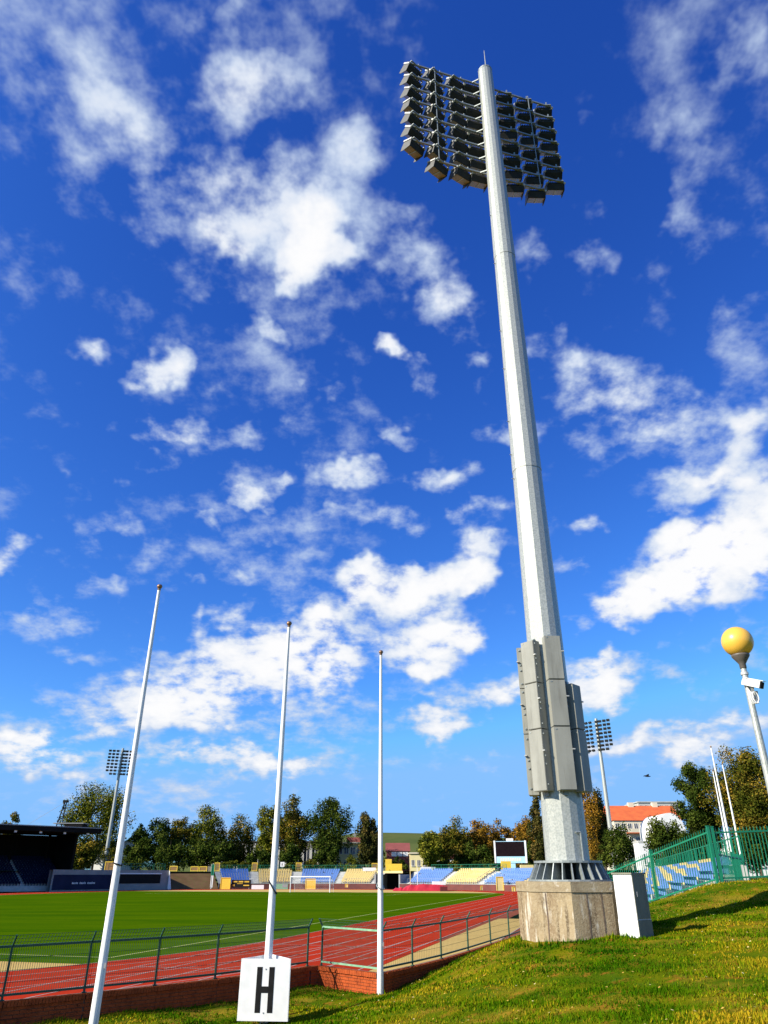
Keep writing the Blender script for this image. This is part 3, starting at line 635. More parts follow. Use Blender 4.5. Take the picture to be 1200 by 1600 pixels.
sg, A_, d_, n_, w_s, h_s = tri_sign('sector_sign', V(-3.085, 18.14, 0), V(-1.99, 18.05, 0), V(-2.55, 19.1, 0), -.02, 1.09, 'white triangular sector sign with black letter H around a flagpole',
        ((.335, .44, .135, .87), (.575, .68, .135, .87), (.4402, .5748, .45, .555)))
for v in (.17, .87):
    p_ = A_ + d_ * (w_s * .505) + n_ * .004; MB().obox(V(p_.x, p_.y, 1.09 - h_s * v), d_, n_, (0, 0, 1), .011, .006, .011).build('bolt', M_trim, sg)
MB().beam((-2.57, 18.6, 1.02), (-2.57, 18.12, 1.02), .03).beam((-2.57, 18.6, .1), (-2.57, 18.12, .1), .03).build('bracket', M_galvd, sg)

# ------------------------------------------------------------------ globe lamp and the camera strapped to it
lx_, ly_ = 5.585, 11.0; gz0 = bz(lx_, ly_)
lp = thing('globe_lamp', (lx_, ly_, gz0), 'grey lamp post topped by an amber globe at the right edge', 'lamp post')
MB().cone((lx_, ly_, gz0 - .2), (lx_, ly_, 5.58), .075, .042, 12).build('post', M_galv, lp)
MB().lathe((lx_, ly_, 5.55), [(.04, 0), (.05, .02), (.05, .08), (.075, .12), (.13, .20), (.135, .225), (.125, .23)], 20).build('cup', mat('dark_grey_cup', (.12, .10, .085), (.09, .08, .07), 9., .5), lp, smooth=True)
MB().lathe((lx_, ly_, 5.985), [(.002, -.235)] + [(.235 * math.cos(R(a)), .235 * math.sin(R(a))) for a in range(-80, 81, 10)] + [(.002, .235)], 28).build('globe', M_orange_globe, lp, smooth=True)
MB().cone((lx_, ly_, 5.46), (lx_, ly_, 5.50), .056, .056, 12).build('collar', M_alu, lp)
hd = V(.60, -.72, -.36).normalized(); hs = hd.cross(V(0, 0, 1)).normalized(); hu = hs.cross(hd)
cm = thing('security_camera', (lx_, ly_ - .06, 5.1), 'white security camera with coiled cable strapped to the globe lamp post', 'camera')
c0 = V(lx_ + .02, ly_ - .13, 5.30)
def hexa(c, w, h, cut):
    return [c + hs * x + hu * y for x, y in ((-w, -h), (w, -h), (w, h - cut), (w - cut, h), (-w + cut, h), (-w, h - cut))]
m = MB(); a = hexa(c0 - hd * .14, .05, .05, .03); b = hexa(c0 + hd * .13, .055, .055, .03); k = 6
m.add(a + b, [tuple(range(k))[::-1], tuple(range(k, 2 * k))] + [(i, (i + 1) % k, k + (i + 1) % k, k + i) for i in range(k)]); m.build('housing', M_white, cm)
MB().obox(c0 + hd * .137 - hu * .004, hs, hd, hu, .050, .012, .048).build('lens_window', M_black, cm)
MB().obox(c0 + hd * .02 + hu * .060, hs, hd, hu, .045, .15, .004).build('sunshield', M_white, cm)
MB().beam(c0 - hu * .05, (lx_ + .03, ly_ - .06, 5.12), .04).obox((lx_ + .05, ly_ - .05, 5.12), (1, 0, 0), (0, 1, 0), (0, 0, 1), .045, .03, .075).build('bracket', M_trim, cm)
pts = [V(lx_ - .03 + .05 * math.cos(t) + .0025 * t, ly_ - .10 - .004 * t, 5.08 + .085 * math.sin(t)) for t in [i * .45 for i in range(40)]]
MB().tube([c0 - hu * .05 - hd * .1] + pts, .009, 5).build('cable', M_white, cm)

# ------------------------------------------------------------------ trackside wall and fence
WT = .30                                                          # top of the low brick wall
def brick_run(pts, z0, z1, parent, single):
    """running-bond bricks with recessed joints on the grass side, soldier course on top"""
    out = MB(); proto = {}
    acc_ = 0
    for a, b in zip(pts[:-1], pts[1:]):
        d = (b - a); L_ = d.length; d.normalize(); nrm = V(d.y, -d.x, 0)
        mid = (a + b) / 2
        MB().obox(V(mid.x, mid.y, (z0 + z1) / 2 - .005) - nrm * .13, d, nrm, (0, 0, 1), L_ / 2, .118, (z1 - z0) / 2 - .005).build('wall_core', M_mortar, parent)
        rows_ = int((z1 - .11 - z0) / .074) + 1
        for r in range(rows_):
            z = z1 - .11 - .037 - r * .074; x = (-.125 if r % 2 else 0.)
            while x < L_:
                x0, x1 = max(x, 0) + .004, min(x + .25, L_) - .004
                if x1 - x0 > .03: put(out, parent, single, a + d * ((x0 + x1) / 2), d, nrm, z, (x1 - x0) / 2, .031, .06 + random.uniform(-.002, .003))
                x += .25
        x = .0
        while x < L_ - .03:                                       # bricks on edge, overhanging slightly
            put(out, parent, single, a + d * (x + .035), d, nrm, z1 - .053, .032, .052 + random.uniform(-.003, .003), .082, -.035)
            x += .073
    if not single: out.build('bricks', M_brick, parent, kind='stuff')
def put(out, parent, single, p_, d, nrm, z, lx, lz, dep, off=-.055):
    c_ = V(p_.x, p_.y, z) + nrm * off
    if single: MB().obox(c_, d, nrm, (0, 0, 1), lx, dep, lz).build('brick', M_brick, parent)
    else: out.obox(c_, d, nrm, (0, 0, 1), lx, dep, lz)
def wall(pts, single, label, z0=-.45, z1=WT):
    o = thing('brick_wall', (pts[0].x, pts[0].y, z0), label, 'wall', 'low brick walls along the track'); brick_run(pts, z0, z1, o, single); return o
wall(FL, False, 'long shaded low brick wall curving in from the left below the track fence')
wall([FL[-1] + V(.02, .02, 0), JG[0], JG[1]], True, 'short sunlit brick wall with upright coping bricks beside a flagpole', -.2)
wall([JG[1] + V(.03, .03, 0)] + FR[0:1] + FR[1:], False, 'shaded brick wall running away behind the grass slope to the plinth')
def wires(m, a, b, z0, z1, step=.05, w=.009):
    d = (b - a); L_ = d.length; d.normalize(); n_ = int(L_ / step)
    for k in range(1, n_):
        p_ = a + d * (k * L_ / n_); m.beam((p_.x, p_.y, z0), (p_.x, p_.y, z1), w)
def track_fence(pts, label, top=1.30, pale=False, z0=WT, step=.05, ww=.0075):
    o = thing('track_fence', (pts[0].x, pts[0].y, z0), label, 'fence', 'green wire fences along the track'); wm_ = MB()
    mp_ = M_lgreen if pale else M_dgreen  # gate rails take a paler green than the posts
    for i, p_ in enumerate(pts):
        a = pts[max(i - 1, 0)]; b = pts[min(i + 1, len(pts) - 1)]; d = (b - a).normalized(); nrm = V(d.y, -d.x, 0)
        po = MB().cone((p_.x, p_.y, z0 - .02), (p_.x, p_.y, top + .02), .028, .028, 8).build('post', M_dgreen, o)
        MB().cone((p_.x, p_.y, top), (p_.x + nrm.x * .14, p_.y + nrm.y * .14, top + .22), .027, .024, 8).build('arm', M_dgreen, po)
        MB().cone((p_.x, p_.y, z0 + .003), (p_.x, p_.y, z0 + .02), .06, .06, 8).build('foot', M_dgreen, po)
    for a, b in zip(pts[:-1], pts[1:]):
        d = (b - a).normalized(); nrm = V(d.y, -d.x, 0); up = V(0, 0, 1)
        for z, w in ((top, .048), (z0 + .10, .045)):
            MB().beam(V(a.x, a.y, z), V(b.x, b.y, z), w).build('rail', mp_, o)
        wires(wm_, a, b, z0 + .1, top, step, ww)
        for k in range(1, 4):
            z = z0 + .1 + (top - z0 - .1) * k / 4; wm_.beam(V(a.x, a.y, z), V(b.x, b.y, z), .007)
        for k in (.35, .68, 1.0):                                  # strands on the leaning arms
            q = nrm * (.14 * k); wm_.beam(V(a.x, a.y, top + .22 * k) + q, V(b.x, b.y, top + .22 * k) + q, .008)
        n_ = int((b - a).length / (step * 1.4))
        for k in range(n_):
            p_ = a + (b - a) * (k / n_); wm_.beam(V(p_.x, p_.y, top), V(p_.x, p_.y, top + .22) + nrm * .14, ww)
    wm_.build('wire_mesh', M_wire, o, kind='stuff')
    return o
ctr = lambda pts, off=.12: [p_ - V((pts[min(i + 1, len(pts) - 1)] - pts[max(i - 1, 0)]).normalized().y, -(pts[min(i + 1, len(pts) - 1)] - pts[max(i - 1, 0)]).normalized().x, 0) * off for i, p_ in enumerate(pts)]
track_fence(ctr(FL), 'dark green wire fence curving along the track on the left')
track_fence(ctr(JG), 'pale railed green wire gate panel above the sunlit brick wall', pale=True)
track_fence(ctr(FR), 'dark green wire fence running right towards the concrete plinth', step=.13, ww=.005)

# ------------------------------------------------------------------ green picket fence of the right-hand stand
def picket_run(name, pts, h, label, step=.125, cat='fence', post_w=.09, pick=.02):
    o = thing(name, tuple(pts[0]), label, cat, 'green picket fences by the right stand')
    for p_ in pts:
        po = MB().obox(p_ + V(0, 0, h / 2 - .1), (1, 0, 0), (0, 1, 0), (0, 0, 1), post_w / 2, post_w / 2, h / 2 + .16).build('post', M_greenf, o)
        MB().obox(p_ + V(0, 0, h + .07), (1, 0, 0), (0, 1, 0), (0, 0, 1), post_w / 2 + .01, post_w / 2 + .01, .012).build('post_cap', M_greenf, po)
    proto = None
    for a, b in zip(pts[:-1], pts[1:]):
        for z in (.16, h - .12): MB().beam(a + V(0, 0, z), b + V(0, 0, z), .045, .05).build('rail', M_greenf, o)
        n_ = int((b - a).length / step)
        for k in range(1, n_):
            p_ = a + (b - a) * (k / n_)
            if proto is None:
                proto = MB().box(-pick / 2, pick / 2, -pick / 2, pick / 2, .02, h).add([(-pick / 2, -pick / 2, h), (pick / 2, -pick / 2, h), (pick / 2, pick / 2, h), (-pick / 2, pick / 2, h), (0, 0, h + .05)], [(0, 1, 4), (1, 2, 4), (2, 3, 4), (3, 0, 4)])
                pk = proto.build('picket', M_greenf, o, local=True); pk.location = p_ - pts[0]
            else:
                q = pk.copy(); col.objects.link(q); q.parent = o; q.location = p_ - pts[0]
    return o
P1 = V(11.2, 27.0, 2.42); P2 = V(10.1, 30.0, 1.76); P3 = V(9.0, 33.0, 1.07); P4 = V(8.0, 36.0, .45)
picket_run('picket_fence', [P1, P2, P3, P4], 1.72, 'green metal picket fence stepping down the bank behind the white cabinet')
picket_run('picket_fence', [P1 + V(.14, 0, .02), V(13.6, 27.2, 2.52), V(16.2, 27.5, 2.62), V(19, 27.9, 2.7)], 1.68, 'level green metal picket fence along the top of the bank at the right edge')
picket_run('stair_railing', [V(12.0, 28.6, 2.35), V(14.3, 32.6, 2.32), V(16.6, 36.8, 2.35)], 1.15, 'low green railing going away behind the level picket fence', .34, 'railing', .07, .025)

# ------------------------------------------------------------------ terraces behind the stands
M_earth = ramp_layers('brown_earth', [((.10, .06, .03), (.4, .4, .4), .4, .6, .8), ((.10, .11, .03), (1.2, 1.2, 1.2), .5, .7, .6)], (.14, .085, .045), .95, .3, 5)
def arcp(a, r, z=0.): return V(CF.x + r * math.sin(R(a)), CF.y + r * math.cos(R(a)), z)
def arc_strip(a0, a1, prof, step=2.):
    """sweep a profile [(radius, z), ...] round the far bend"""
    n = max(2, int(abs(a1 - a0) / step) + 1); m = MB(); k = len(prof)
    vs = [arcp(a0 + (a1 - a0) * i / (n - 1), r, z) for i in range(n) for (r, z) in prof]
    m.add(vs, [(i * k + j, i * k + j + 1, (i + 1) * k + j + 1, (i + 1) * k + j)[::-1] for i in range(n - 1) for j in range(k - 1)])
    return m
struct(arc_strip(-75, 85, [(55.2, 3.35), (56, 3.42), (140, 3.4), (260, 3.2)], 4).build('terrace', M_ground))
struct(arc_strip(-36, -22.8, [(47.6, .0), (49, .7), (56, 3.3), (57, 3.40)]).build('earth_bank', M_earth))
struct(MB().add([(15.8, 36, 2.55), (80, 22, 2.4), (260, 60, 2.4), (260, 260, 2.4), (75, 240, 2.4)], [(0, 1, 2, 3, 4)]).build('terrace', M_ground))

# ------------------------------------------------------------------ seats
def seat_mb(m, p_, ex, ey):
    """seat pan and raked back; ex across, ey towards the back"""
    up = V(0, 0, 1); m.obox(p_ + up * .40, ex, ey, up, .205, .19, .02); m.obox(p_ + ey * .20 + up * .58, ex, (ey * .96 + up * .26).normalized(), (up * .96 - ey * .26).normalized(), .205, .02, .19)
    m.obox(p_ + ey * .05 + up * .2, ex, ey, up, .05, .05, .19); return m
def far_block(a0, a1, colour, label, R0=48.6, rows=9, dep=.72, z0=1.02, rise=.275, seats=True):
    c_ = arcp((a0 + a1) / 2, R0); o = thing('seat_block' if seats else 'stair_block', (c_.x, c_.y, 0), label, 'seating' if seats else 'stairs', 'seat blocks round the far bend' if seats else 'stairways between the far seat blocks')
    sub = 1 if seats else 2; prof = []
    for r in range(rows * sub):
        z = z0 + rise * r / sub; prof += [(R0 + dep * r / sub, z), (R0 + dep * (r + 1) / sub, z)]
    prof = [(R0 - .02, -.2)] + prof + [(R0 + dep * rows + .6, z0 + rise * (rows - 1) + .01)]
    arc_strip(a0 + .02, a1 - .02, prof, 1.5).build('steps', M_step, o)
    # side cheeks close the steps off
    if seats:
        m = MB()
        for r in range(rows):
            rad = R0 + dep * (r + .45); n = int(R(a1 - a0) * rad / .52)
            for k in range(n):
                if random.random() < .012: continue
                a = a0 + (a1 - a0) * (k + .5) / n; ey = V(math.sin(R(a)), math.cos(R(a)), 0); ex = V(ey.y, -ey.x, 0)
                seat_mb(m, arcp(a, rad, z0 + rise * r), ex, ey)
        m.build('seats', M_seatblue if colour == 'b' else M_seatyel, o, kind='stuff')
    return o
for (a0, a1, c_, lb) in ((-21.3, -14.6, 'b', 'blue seat block behind the black advertising board, leftmost of the far stand'), (-12.2, -4.0, 'y', 'yellow seat block crossed by the middle flagpole'),
        (-1.5, 7.6, 'b', 'blue seat block directly behind the far goal'), (9.3, 17.0, 'y', 'yellow seat block right of the far goal, left of the tunnel'),
        (28.0, 36.5, 'b', 'pale blue seat block behind the red landing mat'), (38.4, 48.0, 'y', 'pale yellow seat block between two blue blocks, left of the scoreboard'),
        (50.2, 62.6, 'b', 'blue seat block below the scoreboard'), (64.0, 72.5, 'y', 'yellow seat block right of the scoreboard, beside the concrete plinth'), (74, 82, 'b', 'blue seat block hidden mostly behind the near mast')):
    far_block(a0, a1, c_, lb)
for (a0, a1, lb) in ((-22.6, -21.3, 'narrow grey stairway at the left end of the far stand'), (-14.6, -12.2, 'grey stairway between the leftmost blue and yellow blocks'), (-4.0, -1.5, 'grey stairway left of the blue block behind the goal'),
        (7.6, 9.3, 'grey stairway right of the blue block behind the goal'), (26.0, 28.0, 'pale stairway just right of the dark tunnel'), (36.5, 38.4, 'pale stairway right of the block behind the red mat'),
        (48.0, 50.2, 'railed stairway left of the block below the scoreboard'), (62.6, 64.0, 'stairway between the scoreboard block and the yellow block')):
    far_block(a0, a1, 's', lb, seats=False)
M_redwall = mat('dark_red_parapet', (.17, .045, .035), (.12, .035, .03), .8, .85)
for a0, a1, lb in ((-22.6, 19.2, 'dark red parapet below the left half of the far stand'), (26.0, 82., 'dark red parapet below the right half of the far stand')):
    o = thing('parapet', tuple(arcp(a0, 47.6)), lb, 'wall'); arc_strip(a0, a1, [(47.45, -.1), (47.45, 1.0), (47.75, 1.0), (47.75, -.1)]).build('wall', M_redwall, o)
    arc_strip(a0, a1, [(47.40, 1.003), (47.40, 1.06), (47.8, 1.06), (47.8, 1.003)]).build('coping', M_step, o)
def arc_rail(name, a0, a1, r, z0, z1, material, label, step=1.5, rails=2, w=.05, infill=0.):
    o = thing(name, tuple(arcp(a0, r, z0)), label, 'railing'); n = max(2, int(R(abs(a1 - a0)) * r / step)); m = MB()
    for k in range(n + 1):
        p_ = arcp(a0 + (a1 - a0) * k / n, r, z0); MB().beam(p_, p_ + V(0, 0, z1 - z0), w).build('post', material, o)
    for q in range(rails):
        z = z1 - (z1 - z0) * q / max(rails, 1) * .9
        for k in range(n): m.beam(arcp(a0 + (a1 - a0) * k / n, r, z), arcp(a0 + (a1 - a0) * (k + 1) / n, r, z), w * .8)
    if infill:
        nn = int(R(abs(a1 - a0)) * r / infill)
        for k in range(nn): p_ = arcp(a0 + (a1 - a0) * (k + .5) / nn, r, z0); m.beam(p_, p_ + V(0, 0, z1 - z0), w * .45)
    m.build('rails', material, o, kind='stuff'); return o
arc_rail('stand_fence', -22, 16.5, 56.3, 3.4, 4.75, M_greenf, 'green fence along the top of the left half of the far stand', 2.4, 2, .07, .4)
arc_rail('stand_fence', 30, 50, 56.3, 3.4, 4.75, M_greenf, 'green fence along the top of the right half of the far stand', 2.4, 2, .07, .4)
arc_rail('stand_fence', -52, -37, 48.2, 3.62, 4.8, M_greenf, 'green fence above the white framed wall on the left', 2.2, 2, .07, .5)
for a0, a1, lb in ((-12, -4.2, 'thin front railing before the yellow block left of the goal'), (8, 17, 'thin front railing before the yellow block right of the goal'), (28, 48, 'thin front railing right of the tunnel'), (50, 62, 'thin front railing below the scoreboard')):
    arc_rail('front_railing', a0, a1, 48.0, 1.06, 2.0, M_trim, lb, 1.1, 1, .035)
for a_ in (48.3, 50.0):                                           # handrails up the stairway by the scoreboard
    o = thing('hand_rail', tuple(arcp(a_, 48.6, 1.0)), 'dark sloping handrail on the %s of the railed stairway' % ('left' if a_ < 49 else 'right'), 'handrail'); 
    MB().beam(arcp(a_, 48.6, 2.0), arcp(a_, 55.4, 4.5), .06).build('rail', M_trim, o)
    for k in range(6): MB().beam(arcp(a_, 48.7 + k * 1.3, 1.0 + k * .49), arcp(a_, 48.7 + k * 1.3, 2.03 + k * .48), .05).build('post', M_trim, o)
# tunnel
tn = thing('tunnel', tuple(arcp(22.5, 50)), 'dark player tunnel opening with a pale lintel in the far stand', 'tunnel')
for a_ in (19.0, 25.9):
    MB().beam(arcp(a_, 47.6, 1.3), arcp(a_, 55.5, 1.3), .35, 3.0).build('side_wall', M_trim, tn)
arc_strip(18.9, 26.1, [(49.0, 3.05), (49.0, 3.5), (56, 3.5), (56, 3.05), (49.0, 3.05)]).build('lintel', M_seatyel, tn)
arc_strip(19, 25.9, [(55.6, -.1), (55.6, 3.1)]).build('back_wall', M_black, tn)  # black sheet stands for the shade deep in the tunnel
# ramp stair left of the tunnel
rp = thing('ramp_stair', tuple(arcp(17.9, 49)), 'pale sloping stair with railing left of the tunnel', 'stairs')
arc_strip(17.1, 18.9, [(47.9, -.1), (47.9, .7), (55.8, 3.4), (55.8, -.1)]).build('ramp', M_step, rp)
for a_ in (17.2, 18.8):
    MB().beam(arcp(a_, 47.9, 1.7), arcp(a_, 55.5, 4.4), .06).build('rail', M_trim, rp)
    for k in range(6): MB().beam(arcp(a_, 47.95 + 1.5 * k, .72 + .512 * k), arcp(a_, 47.95 + 1.5 * k, 1.72 + .533 * k), .05).build('post', M_trim, rp)

# ------------------------------------------------------------------ white framed wall on the left of the bend
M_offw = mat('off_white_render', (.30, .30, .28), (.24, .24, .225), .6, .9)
M_navy = mat('navy_banner', (.018, .022, .05), (.026, .03, .065), .5, .8, spec=.1)
ww = thing('perimeter_wall', tuple(arcp(-50, 47.6)), 'shaded off-white wall with long black panel and banner at the left bend', 'wall')
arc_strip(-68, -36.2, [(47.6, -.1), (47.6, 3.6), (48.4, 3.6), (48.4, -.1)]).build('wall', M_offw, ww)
arc_strip(-49, -38.2, [(47.54, 1.15), (47.54, 2.85)]).build('panel', M_black, ww)
arc_strip(-49.2, -38.0, [(47.50, 2.85), (47.50, 3.05), (47.58, 3.05)]).build('panel_frame', M_white, ww)
arc_strip(-67.5, -50.2, [(47.54, .2), (47.54, 2.75)]).build('banner', M_navy, ww)
m = MB()
for k in range(18):
    if k in (5, 11): continue
    a_ = -62 + k * .36; m.add([arcp(a_, 47.5, 1.15), arcp(a_ + .24, 47.5, 1.15), arcp(a_ + .24, 47.5, 1.42 + .1 * (k % 3 == 0)), arcp(a_, 47.5, 1.42)], [(0, 3, 2, 1)])
m.build('banner_mark', M_white, ww)
wd_o = thing('end_wall', tuple(arcp(-36, 48)), 'small white triangular end wall beside the brown earth bank', 'wall')
MB().add([arcp(-36.15, 47.2, 0), arcp(-36.15, 47.2, 3.5), arcp(-35.3, 47.0, 0), arcp(-36.15, 53, 3.5), arcp(-36.15, 53, 0), arcp(-35.3, 53, 0)], [(0, 2, 1), (1, 2, 5, 3), (0, 1, 3, 4), (3, 5, 4), (0, 4, 5, 2)]).build('wall', M_white, wd_o)

# ------------------------------------------------------------------ covered grandstand, far left
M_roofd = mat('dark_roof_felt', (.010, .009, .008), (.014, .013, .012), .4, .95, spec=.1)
M_darkseat = M_shadeseat
g0 = V(-62.0, 152.0, 0); GU = V(.715, .70, 0).normalized(); GN = V(-GU.y, GU.x, 0); gs = thing('grandstand', tuple(g0), 'dark covered grandstand with blue seats at the far left edge', 'grandstand')
for r in range(14):
    q = g0 + GN * (r * .75); a, b = q + GU * 2, q - GU * 56
    MB().beam(V(a.x, a.y, .45 + .17 * r), V(b.x, b.y, .45 + .17 * r), .75, .9 + .34 * r).build('step', M_step, gs)
m = MB()
for r in range(14):
    for k in range(105):
        if k % 15 == 14: continue
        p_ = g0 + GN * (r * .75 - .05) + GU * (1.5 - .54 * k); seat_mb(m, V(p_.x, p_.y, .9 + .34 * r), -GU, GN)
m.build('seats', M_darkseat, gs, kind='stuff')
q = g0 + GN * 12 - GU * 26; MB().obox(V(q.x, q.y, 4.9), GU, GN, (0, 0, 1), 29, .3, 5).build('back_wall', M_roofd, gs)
q = g0 + GN * 4 - GU * 28; MB().obox(V(q.x, q.y, 10.35), GU, GN, (0, 0, 1), 33.5, 8., .4).build('roof', M_roofd, gs)
q = g0 + GN * -3.8 - GU * 28; MB().obox(V(q.x, q.y, 10.84), GU, GN, (0, 0, 1), 33.6, .25, .08).build('roof_edge', M_trim, gs)
for k in range(7):
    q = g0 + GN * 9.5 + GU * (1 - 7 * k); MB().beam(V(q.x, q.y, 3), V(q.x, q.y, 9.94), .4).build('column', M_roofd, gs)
for k in range(5):
    q = g0 + GN * -3.6 + GU * (3 - 4.5 * k); MB().obox(V(q.x, q.y, 9.80), GU, GN, (0, 0, 1), .22, .15, .18).build('roof_light', M_white, gs)
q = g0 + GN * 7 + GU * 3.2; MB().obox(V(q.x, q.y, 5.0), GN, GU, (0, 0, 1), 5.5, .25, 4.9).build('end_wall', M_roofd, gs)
# lattice mast on the roof
lt = V(X(77, 158), 158, 0); lm = thing('lattice_mast', (lt.x, lt.y, 10.75), 'small leaning lattice mast on the grandstand roof', 'mast')
bs = [V(lt.x - .6, lt.y, 10.7), V(lt.x + .6, lt.y, 10.7)]; tp = [V(lt.x + .35, lt.y, 16.0), V(lt.x + .75, lt.y, 16.0)]
for a, b in zip(bs, tp): MB().beam(a, b, .16).build('leg', M_black, lm)
for k in range(6):
    f0, f1 = k / 6, (k + 1) / 6; MB().beam(bs[k % 2].lerp(tp[k % 2], f0), bs[1 - k % 2].lerp(tp[1 - k % 2], f1), .1).build('brace', M_black, lm)
MB().obox(V(lt.x + .55, lt.y, 16.2), (1, 0, 0), (0, 1, 0), (0, 0, 1), .45, .4, .22).build('head', M_black, lm)
MB().beam(tp[0], V(lt.x - 9, lt.y + 2, 10.8), .04).build('stay', M_trim, lm)
bx_o = thing('roof_hut', (lt.x + 3.4, lt.y + 1, 10.7), 'flat dark hut on the grandstand roof beside the lattice mast', 'hut'); MB().box(lt.x + 1.2, lt.x + 4.8, lt.y, lt.y + 3, 10.7, 12.0).build('wall', M_roofd, bx_o); MB().box(lt.x - 1.2, lt.x + 5, lt.y - .1, lt.y + 3.1, 12.0, 12.15).build('roof', M_trim, bx_o)

# ------------------------------------------------------------------ near right stand, seen from its end
S0 = V(8.9, 37.2, 0); ns = thing('seat_block', (S0.x, S0.y, 0), 'long stand of blue and yellow seats running away behind the green picket fence', 'seating')
RISE, DEP, ROWS = .235, .70, 10
for r in range(ROWS):
    q = S0 - N * (DEP * (r + .5)); a, b = q, q + U * 84
    MB().beam(V(a.x, a.y, .1 + RISE * r / 2), V(b.x, b.y, .1 + RISE * r / 2), DEP - .002, 1.0 + RISE * r).build('step', M_step, ns)
sm = MB(); seat_mb(sm, V(0, 0, 0), U, -N); protos = {}
for cname, ma in (('b', M_seatblue), ('y', M_seatyel)):
    me = bpy.data.meshes.new('seat'); me.from_pydata(sm.v, [], sm.f); me.update(); me.materials.append(ma); protos[cname] = me
rest = {'b': MB(), 'y': MB()}
for blk in range(13):
    cn = 'by'[blk % 2]
    for r in range(ROWS):
        for k in range(11):
            if random.random() < .02: continue
            p_ = S0 - N * (DEP * (r + .4)) + U * (.5 + blk * 6.4 + k * .52); p_.z = .6 + RISE * r
            if blk < 2:
                s_ = link('seat', protos[cn], ns); s_.location = p_ - V(S0.x, S0.y, 0)
            else: seat_mb(rest[cn], p_, U, -N)
for cn, ma in (('b', M_seatblue), ('y', M_seatyel)): rest[cn].build('seats', ma, ns, kind='stuff')
q = S0 - N * (DEP * ROWS + .3)
arcq = MB().beam(V(q.x, q.y, 1.3), V((q + U * 84).x, (q + U * 84).y, 1.3), .25, 3.6).build('back_wall', M_step, ns)
of = thing('stand_fence', (q.x, q.y, 3.1), 'green fence along the back of the near right stand', 'railing'); m = MB()
for k in range(36):
    p_ = q + U * (k * 2.3); MB().beam(V(p_.x, p_.y, 3.1), V(p_.x, p_.y, 4.3), .07).build('post', M_greenf, of)
for z in (3.25, 4.25): m.beam(V(q.x, q.y, z), V((q + U * 82).x, (q + U * 82).y, z), .05)
for k in range(60): p_ = q + U * (k * 1.35); m.beam(V(p_.x, p_.y, 3.1), V(p_.x, p_.y, 4.25), .025)
m.build('rails', M_greenf, of, kind='stuff')

# ------------------------------------------------------------------ scoreboard, boards, gates, goal, mats
M_sky = mat('pale_blue_frame', (.40, .66, .80), (.34, .60, .76), 1., .5); M_screen = mat('dark_screen', (.008, .004, .006), (.013, .007, .009), 3., .8, spec=.05)
M_text = mat('cream_lettering', (.72, .70, .50), (.6, .6, .45), 3., .7)
sb = V(X(800, 172), 172, 3.4); so = thing('scoreboard', tuple(sb), 'large dark scoreboard screen in a pale blue frame above the far seats', 'scoreboard')
fw = (V(-.25, -1, 0)).normalized(); rt = V(-fw.y, fw.x, 0)
def sbox(u0, u1, z0, z1, d0, d1, nm, ma, par=so):
    c_ = sb + rt * ((u0 + u1) / 2) + fw * ((d0 + d1) / 2); c_.z = (z0 + z1) / 2
    return MB().obox(c_, rt, fw, (0, 0, 1), (u1 - u0) / 2, abs(d1 - d0) / 2, (z1 - z0) / 2).build(nm, ma, par)
sbox(-3.5, 3.5, 5.0, 9.3, -.6, 0, 'frame', M_sky); sbox(-3.1, 3.1, 6.3, 9.2, 0, .03, 'screen', M_screen); sbox(-.9, .9, 3.3, 5.0, -.5, -.1, 'pedestal', M_sky)
sbox(-.75, .75, 9.3, 9.85, -.5, -.1, 'clock_box', M_white); sbox(-3.5, -3.15, 5.0, 9.42, .0, .10, 'side_post', M_white); sbox(3.15, 3.5, 5.0, 9.42, .0, .10, 'side_post', M_white)
for k in range(9): sbox(-2.2 + .5 * k, -1.85 + .5 * k, 5.35, 5.95, .0, .02, 'lettering', M_text)
def board(name, px, Y, w, z0, z1, ma, label, cat='board', th=.12, marks=None, legs=False):
    p_ = V(X(px, Y), Y, z0); o = thing(name, tuple(p_), label, cat)
    MB().box(p_.x - w / 2, p_.x + w / 2, Y - th / 2, Y + th / 2, z0 + (.3 if legs else 0), z1).build('panel', ma, o)
    if legs:
        for s in (-.42, .42): MB().box(p_.x + w * s - .06, p_.x + w * s + .06, Y - .06, Y + .06, z0 - .05, z0 + .3).build('leg', M_trim, o)
    if marks:
        m = MB()
        for (u0, u1, v0, v1) in marks: m.box(p_.x + w * (u0 - .5), p_.x + w * (u1 - .5), Y - th / 2 - .02, Y - th / 2 - .004, z0 + .3 + (z1 - z0 - .3) * v0, z0 + .3 + (z1 - z0 - .3) * v1)
        m.build('print', M_yellow if ma is M_black else M_trim, o, kind='stuff')
    return o
mk = [(.06 + .061 * k, .11 + .061 * k, .68, .86) for k in range(14) if k not in (4, 9)] + [(.3 + .035 * k, .325 + .035 * k, .48, .56) for k in range(8)] + [(.06, .16, .18, .42), (.62, .92, .22, .36)]
board('advertising_board', 378, 172, 4.1, .0, 1.75, M_black, 'black advertising board with yellow print in front of the leftmost blue seats', 'board', marks=mk, legs=True)
board('advertising_board', 404, 171.5, 2.6, .0, .8, M_white, 'low white board right of the black advertising board')
board('advertising_board', 440, 171.5, 3.0, .0, 1.0, M_lgreen, 'low green and white board behind the middle flagpole', marks=[(.6, .95, .1, .9)])
